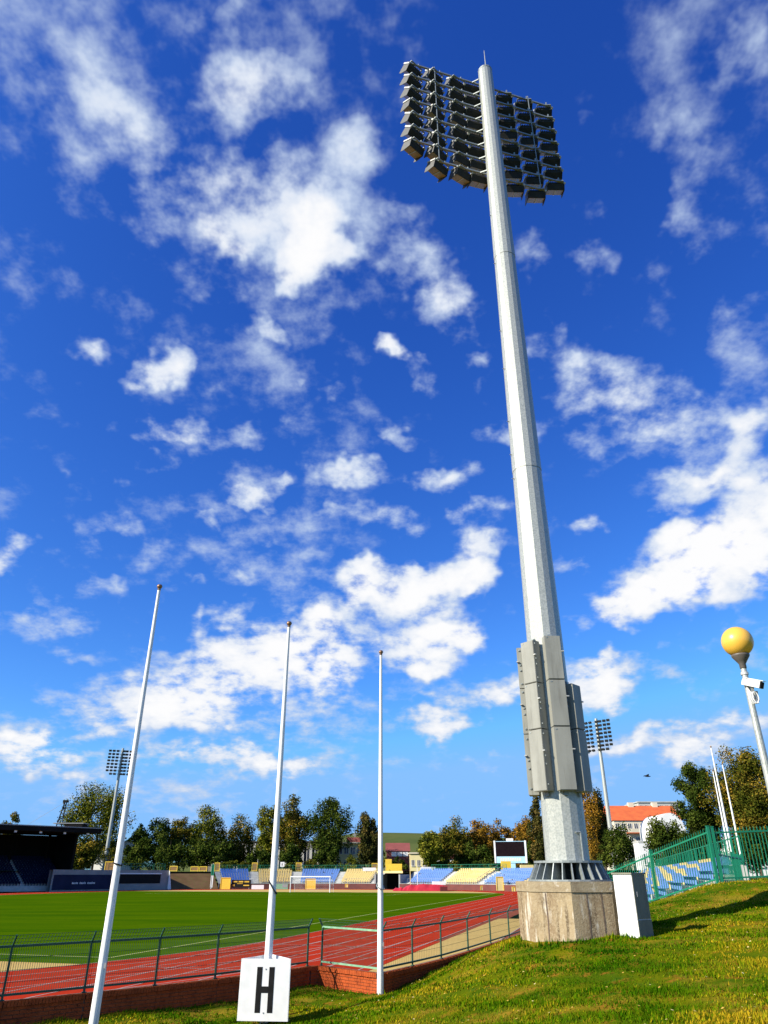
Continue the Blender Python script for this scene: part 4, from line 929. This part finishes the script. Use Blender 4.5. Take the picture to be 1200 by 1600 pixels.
for (px, Y, w, z0, z1, lb) in ((354, 172, 2.0, .0, 2.2, 'yellow cage box left of the black advertising board'), (486, 173, 2.1, .0, 2.0, 'yellow box seen through the far goal'), (780, 156, 1.3, .0, 2.4, 'tall pale yellow box at the track below the scoreboard'),
        (751.5, 161, .5, .0, .75, 'small yellow marker box left of the tall yellow box'), (800.5, 150, .45, .0, .75, 'small yellow marker box right of the tall yellow box'), (542, 172, .5, .35, 1.0, 'small yellow marker box right of the far goal')):
    p_ = V(X(px, Y), Y, z0); o = thing('yellow_box', tuple(p_), lb, 'box'); MB().box(p_.x - w / 2, p_.x + w / 2, Y - .4, Y + .4, z0, z1).build('body', M_yellow if w > 1.5 else M_seatyel, o)
    m = MB()
    for s in (-1, 1): m.box(p_.x + s * w / 2 - .06, p_.x + s * w / 2 + .06, Y - .47, Y - .41, z0, z1)
    m.box(p_.x - w / 2, p_.x + w / 2, Y - .47, Y - .41, z1 - .12, z1 + .02); m.build('rim', M_yellow, o)
def frame_gate(px, Y, w, z0, z1, label):
    p_ = V(X(px, Y), Y, z0); o = thing('gate_frame', tuple(p_), label, 'gate', 'yellow gate frames above the far stand')
    for s in (-1, 1): MB().box(p_.x + s * w / 2 - .07, p_.x + s * w / 2 + .07, Y - .07, Y + .07, z0, z1).build('post', M_yellow, o)
    MB().box(p_.x - w / 2 + .071, p_.x + w / 2 - .071, Y - .06, Y + .06, z1 - .16, z1).build('top_bar', M_yellow, o)
    MB().box(p_.x - w / 2 + .071, p_.x + w / 2 - .071, Y - .06, Y + .06, z0 + .05, z0 + .18).build('bottom_bar', M_yellow, o)
    MB().box(p_.x - w / 2 + .071, p_.x + w / 2 - .071, Y - .01, Y + .01, z0 + .19, z1 - .17).build('infill', mat('rusty_infill', (.30, .16, .05), (.22, .12, .04), 3., .8), o)
for (px, w, z0, z1, lb) in ((338, 1.1, 3.45, 5.3, 'yellow gate frame at the left end of the far stand'), (397, 1.2, 3.45, 5.3, 'yellow gate frame left of the middle flagpole'), (466, 1.2, 3.45, 5.3, 'yellow gate frame right of the middle flagpole'), (585.5, 1.3, 4.0, 5.2, 'yellow frame left of the right-hand flagpole'),
        (303, 1.7, 3.45, 4.5, 'low wide yellow frame above the brown bank, left one'), (316.5, 1.7, 3.45, 4.5, 'low wide yellow frame above the brown bank, right one'), (270, 1.7, 3.45, 4.6, 'low yellow frame above the white end wall'), (169, 1.9, 3.5, 5.3, 'yellow frame behind the leftmost flagpole')):
    frame_gate(px, 187.5 if px > 250 else 172, w, z0, z1, lb)
yb = board('banner', 616, 184, 3.6, 3.5, 5.0, M_yellow, 'yellow banner above the tunnel lintel', 'banner'); board('kiosk_box', 607, 186, 1.5, 3.5, 6.0, M_yellow, 'tall yellow box left of the banner above the tunnel', 'box', .8)
board('white_board', 669, 180, 3.4, 3.5, 4.3, M_white, 'white board above the pale blue seats', 'board'); board('white_board', 753, 172, 4.5, 3.5, 4.0, M_white, 'low white board left of the scoreboard', 'board')
board('kiosk_box', 791.5, 170, 2.0, 3.4, 5.3, M_yellow, 'orange yellow kiosk box left of the scoreboard pedestal', 'box', 1.2); board('kiosk_box', 824, 168, 2.7, 3.4, 4.6, M_seatyel, 'pale yellow box right of the scoreboard pedestal', 'box', 1.0); board('white_board', 577, 183, 3.0, 3.5, 4.2, M_white, 'white low board left of the yellow frame by the right flagpole', 'board')
tri_sign('sector_sign', V(X(437, 186.), 186., 0), V(X(443.5, 186.), 186., 0), V(X(440, 187), 187, 0), 4.4, 5.4, 'small distant white sector sign with dark letter K above the far stand',
         ((.34, .44, .22, .8), (.445, .55, .44, .58), (.555, .66, .22, .44), (.555, .66, .58, .8)))
bf = thing('banner_pole', (X(331.5, 174), 174, 0), 'green and white banner pole at the left end of the far stand', 'banner'); bxx = X(331.5, 174)
MB().beam((bxx, 174, 0), (bxx, 174, 4.9), .12).build('pole', M_white, bf); MB().box(bxx - .3, bxx + .35, 173.94, 174.06, 2.6, 4.8).build('green_cloth', M_greenf, bf); MB().box(bxx - .2, bxx + .3, 173.94, 174.06, .3, 2.58).build('white_cloth', M_white, bf)
# far goal
gc = CF + U * 10.3 - N * 1.9; go = thing('goal', tuple(gc), 'white football goal with net at the far end of the pitch', 'goal')
for s in (-1, 1):
    p_ = gc + N * (3.66 * s); MB().cone(p_, p_ + V(0, 0, 2.44), .08, .08, 8).build('post', M_white, go)
    MB().beam(p_ + V(0, 0, 2.4), p_ + U * 1.6 + V(0, 0, 1.9), .05).beam(p_ + U * 1.6 + V(0, 0, 1.9), p_ + U * 2.0, .05).build('net_stay', M_white, go)
MB().beam(gc - N * 3.74 + V(0, 0, 2.44), gc + N * 3.74 + V(0, 0, 2.44), .16).build('crossbar', M_white, go)
MB().beam(gc - N * 3.66 + U * 1.6 + V(0, 0, 1.9), gc + N * 3.66 + U * 1.6 + V(0, 0, 1.9), .05).build('back_bar', M_white, go)
m = MB()
for k in range(37):
    q = gc + N * (-3.66 + 7.32 * k / 36); m.beam(q + V(0, 0, 2.42), q + U * 1.6 + V(0, 0, 1.9), .008).beam(q + U * 1.6 + V(0, 0, 1.9), q + U * 2, .008)
for k in range(10):
    z = 1.9 * k / 10; m.beam(gc - N * 3.66 + U * (2 - .4 * z / 1.9) + V(0, 0, z), gc + N * 3.66 + U * (2 - .4 * z / 1.9) + V(0, 0, z), .008)
m.build('net', M_white, go, kind='stuff')
# landing mat and pole vault uprights
M_mat = mat('red_mat_vinyl', (.50, .02, .035), (.38, .015, .03), .8, .5); mo = thing('landing_mat', (X(655, 153), 153, 0), 'crumpled bright red landing mat at the far end of the pitch', 'mat')
def lump(x0, x1, y0, y1, z0, hs, nm, ma):
    n = len(hs) - 1; m = MB(); top = []; 
    for j in range(4):
        for i in range(n + 1):
            f = (0, .12, .88, 1)[j]; zt = z0 if j in (0, 3) else hs[i] * (1 + random.uniform(-.06, .06)); top.append((x0 + (x1 - x0) * i / n, y0 + (y1 - y0) * f, zt if 0 < i < n or j in (0, 3) else zt * .6))
    m.add(top, [(j * (n + 1) + i, j * (n + 1) + i + 1, (j + 1) * (n + 1) + i + 1, (j + 1) * (n + 1) + i) for j in range(3) for i in range(n)]); return m.build(nm, ma, mo)
lump(X(628, 153), X(697, 153), 150.5, 156.5, .02, [.5, .8, 1.05, .95, 1.1, 1.15, 1.0, 1.12, 1.1, 1.05, .9], 'cushion', M_mat)
lump(X(614, 153), X(631, 153), 151, 155, .02, [.3, .55, .5, .7, .45], 'front_cushion', M_mat)
MB().box(X(676, 153), X(695, 153), 151.5, 155.5, 1.05, 1.6).build('white_pad', M_white, mo)
for (px, h, ma, lb) in ((641, 6.3, M_seatyel, 'tall yellow upright behind the red landing mat'), (652, 3.9, M_white, 'shorter white upright behind the red landing mat')):
    x = X(px, 157); o = thing('vault_upright', (x, 157, 0), lb, 'upright'); MB().beam((x, 157, 0), (x, 157, h), .13).build('post', ma, o); MB().box(x - .4, x + .4, 156.4, 157.6, -.0, .12).build('foot', ma, o)
cl_o = thing('landing_pad', (X(682, 149.5), 149.0, 0), 'dark edge block at the right end of the red landing mat', 'mat'); MB().box(X(687, 149.6), X(698, 149.6), 149.0, 150.4, 0, .8).build('pad', mat('dark_red_vinyl', (.12, .01, .015), (.09, .01, .01), 2, .6), cl_o); MB().box(X(687, 149.6), X(698, 149.6), 148.99, 150.41, .8, .86).build('cover', M_mat, cl_o)

# ------------------------------------------------------------------ trees
M_bark = mat('bark', (.09, .065, .04), (.05, .038, .025), 3., .95)
F_green = foliage('green_leaves', (.018, .030, .003), (.10, .115, .010), (.30, .27, .035))
F_dark = foliage('dark_green_leaves', (.012, .024, .004), (.038, .060, .008), (.11, .13, .02))
F_gold = foliage('turning_leaves', (.06, .045, .006), (.20, .115, .014), (.42, .20, .025))
F_poplar = foliage('poplar_leaves', (.022, .028, .007), (.06, .06, .014), (.16, .11, .03))
F_mix = foliage('green_and_rust_leaves', (.018, .028, .003), (.08, .085, .010), (.30, .19, .025))
def tree(px0, px1, ytop, Y, fol, label, z0=3.2, n=5200, leaf=.5, shape='round', trunk=.16, gaps=.0, cat='tree', seed=0, nclump=None):
    rg = np.random.default_rng(seed + abs(int(px0)) * 7 + 11)
    xc = (X(px0, Y) + X(px1, Y)) / 2; rx = abs(X(px1, Y) - X(px0, Y)) / 2
    el = math.atan((800 - ytop) / 1116.4) + R(26.93); top = EYE + math.tan(el) * Y
    H = top - z0; o = thing('poplar_tree' if shape == 'poplar' else ('shrub' if cat == 'shrub' else 'tree'), (xc, Y, z0), label, cat, 'trees around the stadium')
    base = z0 + H * (trunk * .6 if cat == 'tree' else .0); cz_ = (base + top) / 2; rz_ = (top - base) / 2
    tm = MB(); r0 = max(.12, H * .016)
    tm.cone((xc, Y, z0 - .5), (xc + .1, Y, z0 + H * .45), r0, r0 * .6, 8).cone((xc + .1, Y, z0 + H * .45), (xc - .05, Y, z0 + H * .85), r0 * .6, r0 * .15, 7)
    tr = tm.build('trunk', M_bark, o)
    n = int(n * 2.3); nc = int((nclump or (46 if shape != 'poplar' else 34)) * 1.35)
    # clumps fill the crown, crowding its surface
    u = rg.normal(size=(nc, 3)); u /= np.linalg.norm(u, axis=1)[:, None]; rad = rg.uniform(.08, .95, nc) ** .5
    c_ = u * rad[:, None]
    if shape == 'round': wz = np.sqrt(np.clip(1 - .35 * np.clip(c_[:, 2], -1, 1) ** 2, .2, 1))
    elif shape == 'poplar': wz = np.clip(1.05 - .75 * np.clip(c_[:, 2], 0, 1) ** 1.6, .15, 1)
    else: wz = np.clip(1.1 - .35 * c_[:, 2], .4, 1.3)
    cx = c_[:, 0] * wz * rx * .98; cy = c_[:, 1] * wz * rx * .98; czz = c_[:, 2] * rz_ * .9
    cr_ = rg.uniform(.20, .42, nc) * min(rx, rz_) * (1.0 if shape != 'poplar' else 1.5)
    lm_ = MB()
    for k in range(0, nc, 4 if shape != 'poplar' else 6):
        s_ = z0 + H * rg.uniform(.18, .5); lm_.cone((xc, Y, s_), (xc + cx[k], Y + cy[k], cz_ + czz[k]), r0 * .35, r0 * .08, 5)
    lm_.build('limb', M_bark, tr)
    per = (cr_ ** 2 / (cr_ ** 2).sum() * n).astype(int) + 8
    pos = []; nr = []; at = []
    for k in range(nc):
        d = rg.normal(size=(per[k], 3)); d /= np.linalg.norm(d, axis=1)[:, None]; q = rg.uniform(.35, 1.12, per[k])
        pos.append(np.array([xc + cx[k], Y + cy[k], cz_ + czz[k]]) + d * (q * cr_[k])[:, None] * np.array([1, 1, 1.0 if shape != 'poplar' else 1.7]))
        nr.append(d * .8 + rg.normal(size=d.shape) * .7 + np.array([0, 0, .3])); at.append(np.clip(rg.normal(.5, .25, per[k]) + rg.normal(0, .12), 0, 1))
    pos = np.concatenate(pos); nr = np.concatenate(nr); at = np.concatenate(at); m_ = len(pos)
    nr /= np.linalg.norm(nr, axis=1)[:, None]; t1 = np.cross(nr, rg.normal(size=nr.shape)); t1 /= np.linalg.norm(t1, axis=1)[:, None]; t2 = np.cross(nr, t1)
    s_ = (leaf * rg.uniform(.5, 1.25, m_))[:, None]
    vs = np.stack([pos - t1 * s_ * .5, pos + t2 * s_ * .34, pos + t1 * s_ * .5, pos - t2 * s_ * .34], 1).reshape(-1, 3) - np.array([xc, Y, z0])
    link('crown', arr_mesh('crown', vs, np.arange(m_ * 4), 4, fol, at), o)
    return o
tree(-14, 17, 1268, 195, F_mix, 'brownish tree cut by the left edge above the grandstand roof', n=2500)
tree(92, 192, 1222, 218, F_green, 'big sunlit tree behind the leftmost distant floodlight mast', n=9000, trunk=.22, seed=3)
tree(100, 150, 1312, 205, F_mix, 'low dark tree under the big sunlit tree by the grandstand', n=2600, trunk=.05)
tree(192, 222, 1283, 214, F_dark, 'narrow dark tree just right of the leftmost flagpole', n=2400, trunk=.02, shape='wide')
tree(214, 262, 1270, 216, F_dark, 'dense dark tree above the black wall panel', n=4200, trunk=.02, shape='wide')
tree(252, 300, 1268, 224, F_mix, 'dark green tree above the brown earth bank, left of a bigger one', n=4000, trunk=.04, shape='wide')
tree(284, 348, 1254, 226, F_green, 'broad green tree above the brown earth bank', n=5600, trunk=.06)
tree(338, 396, 1274, 234, F_mix, 'lower loose tree between two bigger trees left of the middle flagpole', n=4200, trunk=.05)
tree(393, 440, 1246, 228, F_green, 'tall tree left of the middle flagpole', n=4800, trunk=.10)
tree(424, 482, 1238, 224, F_mix, 'tall rust-tinged tree right of the middle flagpole', n=6000, trunk=.10)
tree(476, 548, 1243, 222, F_dark, 'big dark round tree left of the yellow building', n=7500, trunk=.10)
tree(558, 580, 1262, 214, F_poplar, 'taller slim poplar left of the right-hand flagpole', n=3400, shape='poplar', trunk=.02)
tree(573, 593, 1277, 214, F_poplar, 'shorter slim poplar beside the right-hand flagpole', n=3000, shape='poplar', trunk=.02)
tree(654, 692, 1298, 205, F_green, 'small round tree above the pale blue seats', n=3200, trunk=.08)
tree(684, 738, 1276, 214, F_mix, 'bushy tree with rusty top left of the golden trees', n=5200, trunk=.04, shape='wide')
tree(728, 778, 1279, 220, F_gold, 'golden autumn tree left of the scoreboard', n=4600, trunk=.04, shape='wide')
tree(764, 812, 1276, 224, F_gold, 'golden autumn tree directly behind the scoreboard', n=4600, trunk=.04, shape='wide')
tree(800, 850, 1272, 220, F_gold, 'golden autumn tree right of the scoreboard', n=4600, trunk=.04, shape='wide')
tree(834, 860, 1238, 196, F_poplar, 'dark poplar close to the left side of the near mast', n=3800, shape='poplar', trunk=.02)
tree(918, 946, 1192, 182, F_gold, 'tall golden poplar just right of the near mast', n=5200, shape='poplar', trunk=.02, z0=2.4, leaf=.36)
tree(934, 962, 1225, 186, F_poplar, 'darker poplar beside the right distant floodlight mast', n=4200, shape='poplar', trunk=.02, z0=2.4)
tree(946, 1000, 1284, 150, F_dark, 'dark bushy tree in front of the red roofed building', n=4600, trunk=.03, z0=2.4, shape='wide', leaf=.34)
tree(1014, 1086, 1276, 96, F_dark, 'loose dark tree hiding the white gable', n=6500, trunk=.12, z0=2.4, leaf=.26, nclump=40)
tree(1078, 1144, 1186, 100, F_dark, 'big dark tree left of the three thin white poles', n=15000, trunk=.12, z0=2.4, leaf=.26, nclump=60, seed=5)
tree(1134, 1246, 1160, 94, F_mix, 'largest rust-tinged tree at the right edge behind the white poles', n=20000, trunk=.12, z0=2.4, leaf=.27, nclump=80)
tree(1060, 1112, 1298, 88, F_dark, 'low dark tree below the big dark tree on the right', n=3000, trunk=.06, z0=2.4, leaf=.26)
tree(1150, 1215, 1290, 84, F_dark, 'low dark shrub at the right edge behind the picket fence', n=3200, trunk=.04, z0=2.4, leaf=.25, shape='wide')
for (a, b, t, lb) in ((196, 240, 1308, 'dark undergrowth right of the leftmost flagpole'), (236, 286, 1304, 'dark undergrowth above the white end wall'), (280, 330, 1302, 'dark undergrowth above the brown earth bank'), (326, 368, 1312, 'dark undergrowth left of the pillared hall'),
        (388, 420, 1316, 'dark undergrowth just left of the middle flagpole'), (436, 470, 1312, 'dark undergrowth just right of the middle flagpole'), (486, 528, 1308, 'dark undergrowth left of the yellow building'), (668, 704, 1322, 'dark undergrowth between small round tree and bushy tree'), (712, 770, 1312, 'dark undergrowth under the golden tree left of the scoreboard'), (818, 850, 1312, 'dark undergrowth right of the scoreboard')):
    tree(a, b, t, 212, F_dark, lb, n=2200, trunk=.0, shape='wide', cat='shrub', nclump=26)
for i, (a, b, t, lb) in enumerate(((345, 372, 1343, 'grey green shrub behind the left yellow gate frame'), (372, 392, 1342, 'small shrub left of the second yellow gate frame'), (402, 420, 1344, 'small shrub left of the middle flagpole above the far seats'), (446, 462, 1345, 'low shrub left of the third yellow gate frame'),
        (474, 500, 1340, 'grey shrub right of the third yellow gate frame'), (500, 528, 1346, 'low bright shrub left of the yellow building'), (530, 560, 1335, 'loose shrub in front of the yellow building'), (700, 730, 1343, 'low shrub above the pale yellow seats'), (735, 768, 1342, 'low shrub left of the scoreboard'), (592, 603, 1326, 'dark bush right of the right-hand flagpole'), (150, 182, 1318, 'loose bush before the white hall on the left'), (606, 640, 1338, 'dark bush behind the yellow banner'))):
    tree(a, b, t, 190, (F_green, F_mix, F_dark)[i % 3], lb, n=900, leaf=.3, shape='wide', cat='shrub', nclump=16)

# ------------------------------------------------------------------ buildings
M_cream = mat('cream_render', (.70, .64, .48), (.62, .56, .42), .5, .9); M_yelwall = mat('pale_yellow_render', (.78, .70, .36), (.72, .63, .32), .5, .9)
M_win = mat('dark_window_glass', (.03, .035, .045), (.05, .06, .075), 1., .15); M_tile = mat('orange_roof_tile', (.62, .13, .03), (.52, .10, .025), .8, .8)
M_wwall = mat('white_render', (.80, .79, .75), (.74, .73, .70), .4, .9); M_grey = mat('grey_render', (.20, .19, .17), (.15, .145, .13), .4, .9); M_maroon = mat('maroon_roof', (.24, .06, .05), (.2, .05, .04), .6, .85)
def building(name, px0, px1, Y, z0, z1, depth, wallm, label, roofm=None, roof_h=0., wins=(), floors=1, cols=0, cat='building', over=.3, sill=True, wh=.55, ww_=.6):
    x0, x1 = X(px0, Y), X(px1, Y); o = thing(name, ((x0 + x1) / 2, Y, z0), label, cat)
    MB().box(x0, x1, Y, Y + depth, z0 - .5, z1).build('wall', wallm, o)
    if roof_h:
        m = MB().add([(x0 - over, Y - over, z1 + .003), (x1 + over, Y - over, z1 + .003), (x1 + over, Y + depth + over, z1 + .003), (x0 - over, Y + depth + over, z1 + .003), (x0 - over + roof_h * .0, Y + depth / 2, z1 + roof_h), (x1 + over, Y + depth / 2, z1 + roof_h)], [(0, 1, 5, 4), (2, 3, 4, 5), (3, 0, 4), (1, 2, 5), (3, 2, 1, 0)]); m.build('roof', roofm, o)
    else: MB().box(x0 - over, x1 + over, Y - over, Y + depth + over, z1 + .003, z1 + .35).build('roof', roofm or M_step, o)
    if cols:
        fh = (z1 - z0) / floors
        for f in range(floors):
            for k in range(cols):
                cx = x0 + (x1 - x0) * (k + .5) / cols; cz_ = z0 + fh * (f + .52); w, h = (x1 - x0) / cols * ww_ / 2, fh * wh / 2
                wo_ = MB().box(cx - w, cx + w, Y - .03, Y + .02, cz_ - h, cz_ + h).build('window', M_win, o)
                m = MB().box(cx - .05, cx + .05, Y - .055, Y - .032, cz_ - h, cz_ + h)
                for s in (-1, 1): m.box(cx + s * w - .06, cx + s * w + .06, Y - .06, Y - .031, cz_ - h, cz_ + h)
                m.build('frame', M_wwall, wo_)
                if sill: MB().box(cx - w - .1, cx + w + .1, Y - .2, Y - .0605, cz_ - h - .14, cz_ - h - .01).build('sill', M_wwall, wo_)
    return o
def zy(py, Y): return EYE + math.tan(math.atan((800 - py) / 1116.4) + R(26.93)) * Y
hb = building('school_building', 970, 1080, 205, 2.4, zy(1282, 205), 12, M_cream, 'cream apartment block with bright orange tiled roof on the right', M_tile, zy(1256, 205) - zy(1282, 205), floors=4, cols=11, wh=.5, ww_=.62)
x0, x1 = X(1000, 205), X(1022, 205)
for f in range(3):
    z = 2.4 + (zy(1282, 205) - 2.4) / 4 * (f + 1.05); bl = MB().box(x0 - 2, x1 + 1, 203.7, 204.9, z, z + .2).build('balcony', M_grey if f % 2 else M_tile, hb); MB().box(x0 - 2, x1 + 1, 203.7, 203.78, z + .21, z + 1.1).build('balustrade', M_cream, bl)
for px in (1008, 1048): MB().box(X(px, 205), X(px, 205) + 1.4, 210.4, 211.6, zy(1262, 205), zy(1251, 205)).build('chimney', M_cream, hb)
building('flat_roof_block', 1014, 1080, 260, 2.4, zy(1254, 260), 14, M_step, 'pale flat roofed block behind the orange roof', floors=5, cols=8)
# white hall with curved gable
go2 = thing('white_hall', (X(1052, 160), 160, 2.4), 'white hall with a rounded gable in front of the orange roof', 'building')
gx0, gx1 = X(1040, 160), X(1084, 160); gc_ = (gx0 + gx1) / 2; gr = (gx1 - gx0) / 2; gb = zy(1300, 160); gt = zy(1270, 160)
poly = [(gx1, 2.0), (gx1, gb)] + [(gc_ + gr * math.cos(R(a)), gb + (gt - gb) * math.sin(R(a))) for a in range(10, 171, 10)] + [(gx0, gb), (gx0, 2.0)]
k = len(poly); MB().add([(x, 160, z) for x, z in poly] + [(x, 172, z) for x, z in poly], [tuple(range(k)), tuple(range(2 * k - 1, k - 1, -1))] + [(i, k + i, k + (i + 1) % k, (i + 1) % k) for i in range(k)]).build('wall', M_wwall, go2)
for kx in (-.5, 0, .5): MB().box(gc_ + gr * kx - .7, gc_ + gr * kx + .7, 159.95, 160.02, gb - 4.5, gb - 1.5).build('window', M_win, go2)
building('white_house', 1005, 1018, 140, 2.4, zy(1317, 140), 3, M_wwall, 'small white house behind the top of the green picket fence', over=.05, cols=1, wh=.3, ww_=.3)
building('white_house', 1086, 1112, 118, 2.4, zy(1322, 118), 8, M_wwall, 'white house behind the tallest thin pole, left one', cols=2, wh=.4, ww_=.35)
building('white_house', 1118, 1152, 122, 2.4, zy(1312, 122), 8, M_wwall, 'white house partly hidden by the three thin poles', cols=3, wh=.4, ww_=.35)
building('white_house', 1165, 1240, 112, 2.4, zy(1318, 112), 8, M_wwall, 'white house at the right edge behind the picket fence', cols=4, wh=.4, ww_=.35)
yb2 = building('control_building', 525, 566, 232, 3.2, zy(1318, 232), 9, M_yelwall, 'pale yellow building with flat roof between the dark tree and poplars', M_cream, over=.8, floors=2, cols=4, wh=.45, ww_=.7)
xm = X(552, 236); MB().box(xm - 2, xm + 2, 234.5, 238, zy(1318, 232) + .36, zy(1310, 232) + .4).build('roof_hut', M_maroon, yb2); MB().beam((xm + .3, 236, zy(1310, 232)), (xm + .3, 236, zy(1297, 232)), .25).beam((xm - .3, 236, zy(1304, 232)), (xm + 1, 236, zy(1303, 232)), .3).build('antenna', M_trim, yb2)
building('sports_hall', 318, 510, 246, 3.2, zy(1316, 246), 12, M_grey, 'long grey hall with pale pillars behind the row of trees', M_grey, floors=1, cols=15, wh=.6, ww_=.72, sill=False)
o = bpy.data.objects['sports_hall']
for k in range(16):
    x = X(318, 246) + (X(510, 246) - X(318, 246)) * k / 15; MB().box(x - .35, x + .35, 245.6, 245.95, 3.0, zy(1318, 246)).build('pillar', M_step, o)
building('white_hall', 143, 204, 222, 3.2, zy(1316, 222), 8, M_wwall, 'white hall behind the leftmost flagpole and distant mast', cols=4, wh=.4, ww_=.3)
building('dark_pavilion', 604, 640, 236, 3.2, zy(1330, 236), 8, M_maroon, 'low dark pavilion with white windows above the tunnel', M_maroon, 2.4, cols=0)
o = bpy.data.objects['dark_pavilion']
for px in (616, 625, 634): x = X(px, 236); MB().box(x - .75, x + .75, 235.9, 236.02, zy(1338, 236), zy(1334, 236) + .5).build('window', M_wwall, o)
building('yellow_pavilion', 641, 668, 226, 3.2, zy(1334, 226), 7, M_yelwall, 'small pale yellow building left of the small round tree', M_cream, cols=3, wh=.3, ww_=.5)
building('brick_house', 676, 712, 240, 3.2, zy(1342, 240), 8, M_wwall, 'low house with maroon roof half hidden by trees', M_maroon, 1.8, cols=4)
# far hill
M_hill = ramp_layers('hill_meadow', [((.11, .12, .04), (.01, .01, .02), .4, .6, .8), ((.05, .075, .025), (.03, .03, .03), .5, .7, .7)], (.085, .11, .035), .95, 0)
hx = np.linspace(-160, 420, 60); hm = MB(); prof = [(-.05, 0.), (.0, 3.), (.4, 17), (.8, 25.5), (1.0, 28), (1.5, 20), (2.0, 0)]
vs = [(x, 480 + 130 * t, 2 + z * (1.10 - .0012 * (x + 20) if x > -20 else max(.35, 1.10 + .006 * (x + 20))) + (0.5 * math.sin(x * .05))) for x in hx for (t, z) in prof]
k = len(prof); hm.add(vs, [(i * k + j, (i + 1) * k + j, (i + 1) * k + j + 1, i * k + j + 1) for i in range(len(hx) - 1) for j in range(k - 1)])
struct(hm.build('hill', M_hill, smooth=True))
# bird
bX, bY, bZ = X(1036, 45), 45.0, zy(1213, 45); bd = thing('bird', (bX, bY, bZ), 'small dark bird gliding in the sky right of the distant mast', 'bird')
m = MB().lathe((0, 0, 0), [(.004, -.17), (.03, -.12), (.05, 0), (.035, .11), (.012, .19)], 8)
m.v = [(bX + z, bY + y, bZ + x * .8) for x, y, z in m.v]; m.build('body', M_black, bd, smooth=True)
for s in (-1, 1):
    w0 = [V(bX - .07, bY, bZ), V(bX + .07, bY, bZ), V(bX + .02, bY + s * .25, bZ + .10), V(bX - .10, bY + s * .45, bZ + .06), V(bX - .10, bY + s * .2, bZ + .07)]
    MB().add([p_ + V(0, 0, .008) for p_ in w0] + [p_ - V(0, 0, .008) for p_ in w0], [(0, 1, 2, 3, 4), (9, 8, 7, 6, 5)] + [(i, 5 + i, 5 + (i + 1) % 5, (i + 1) % 5) for i in range(5)]).build('wing', M_black, bd)
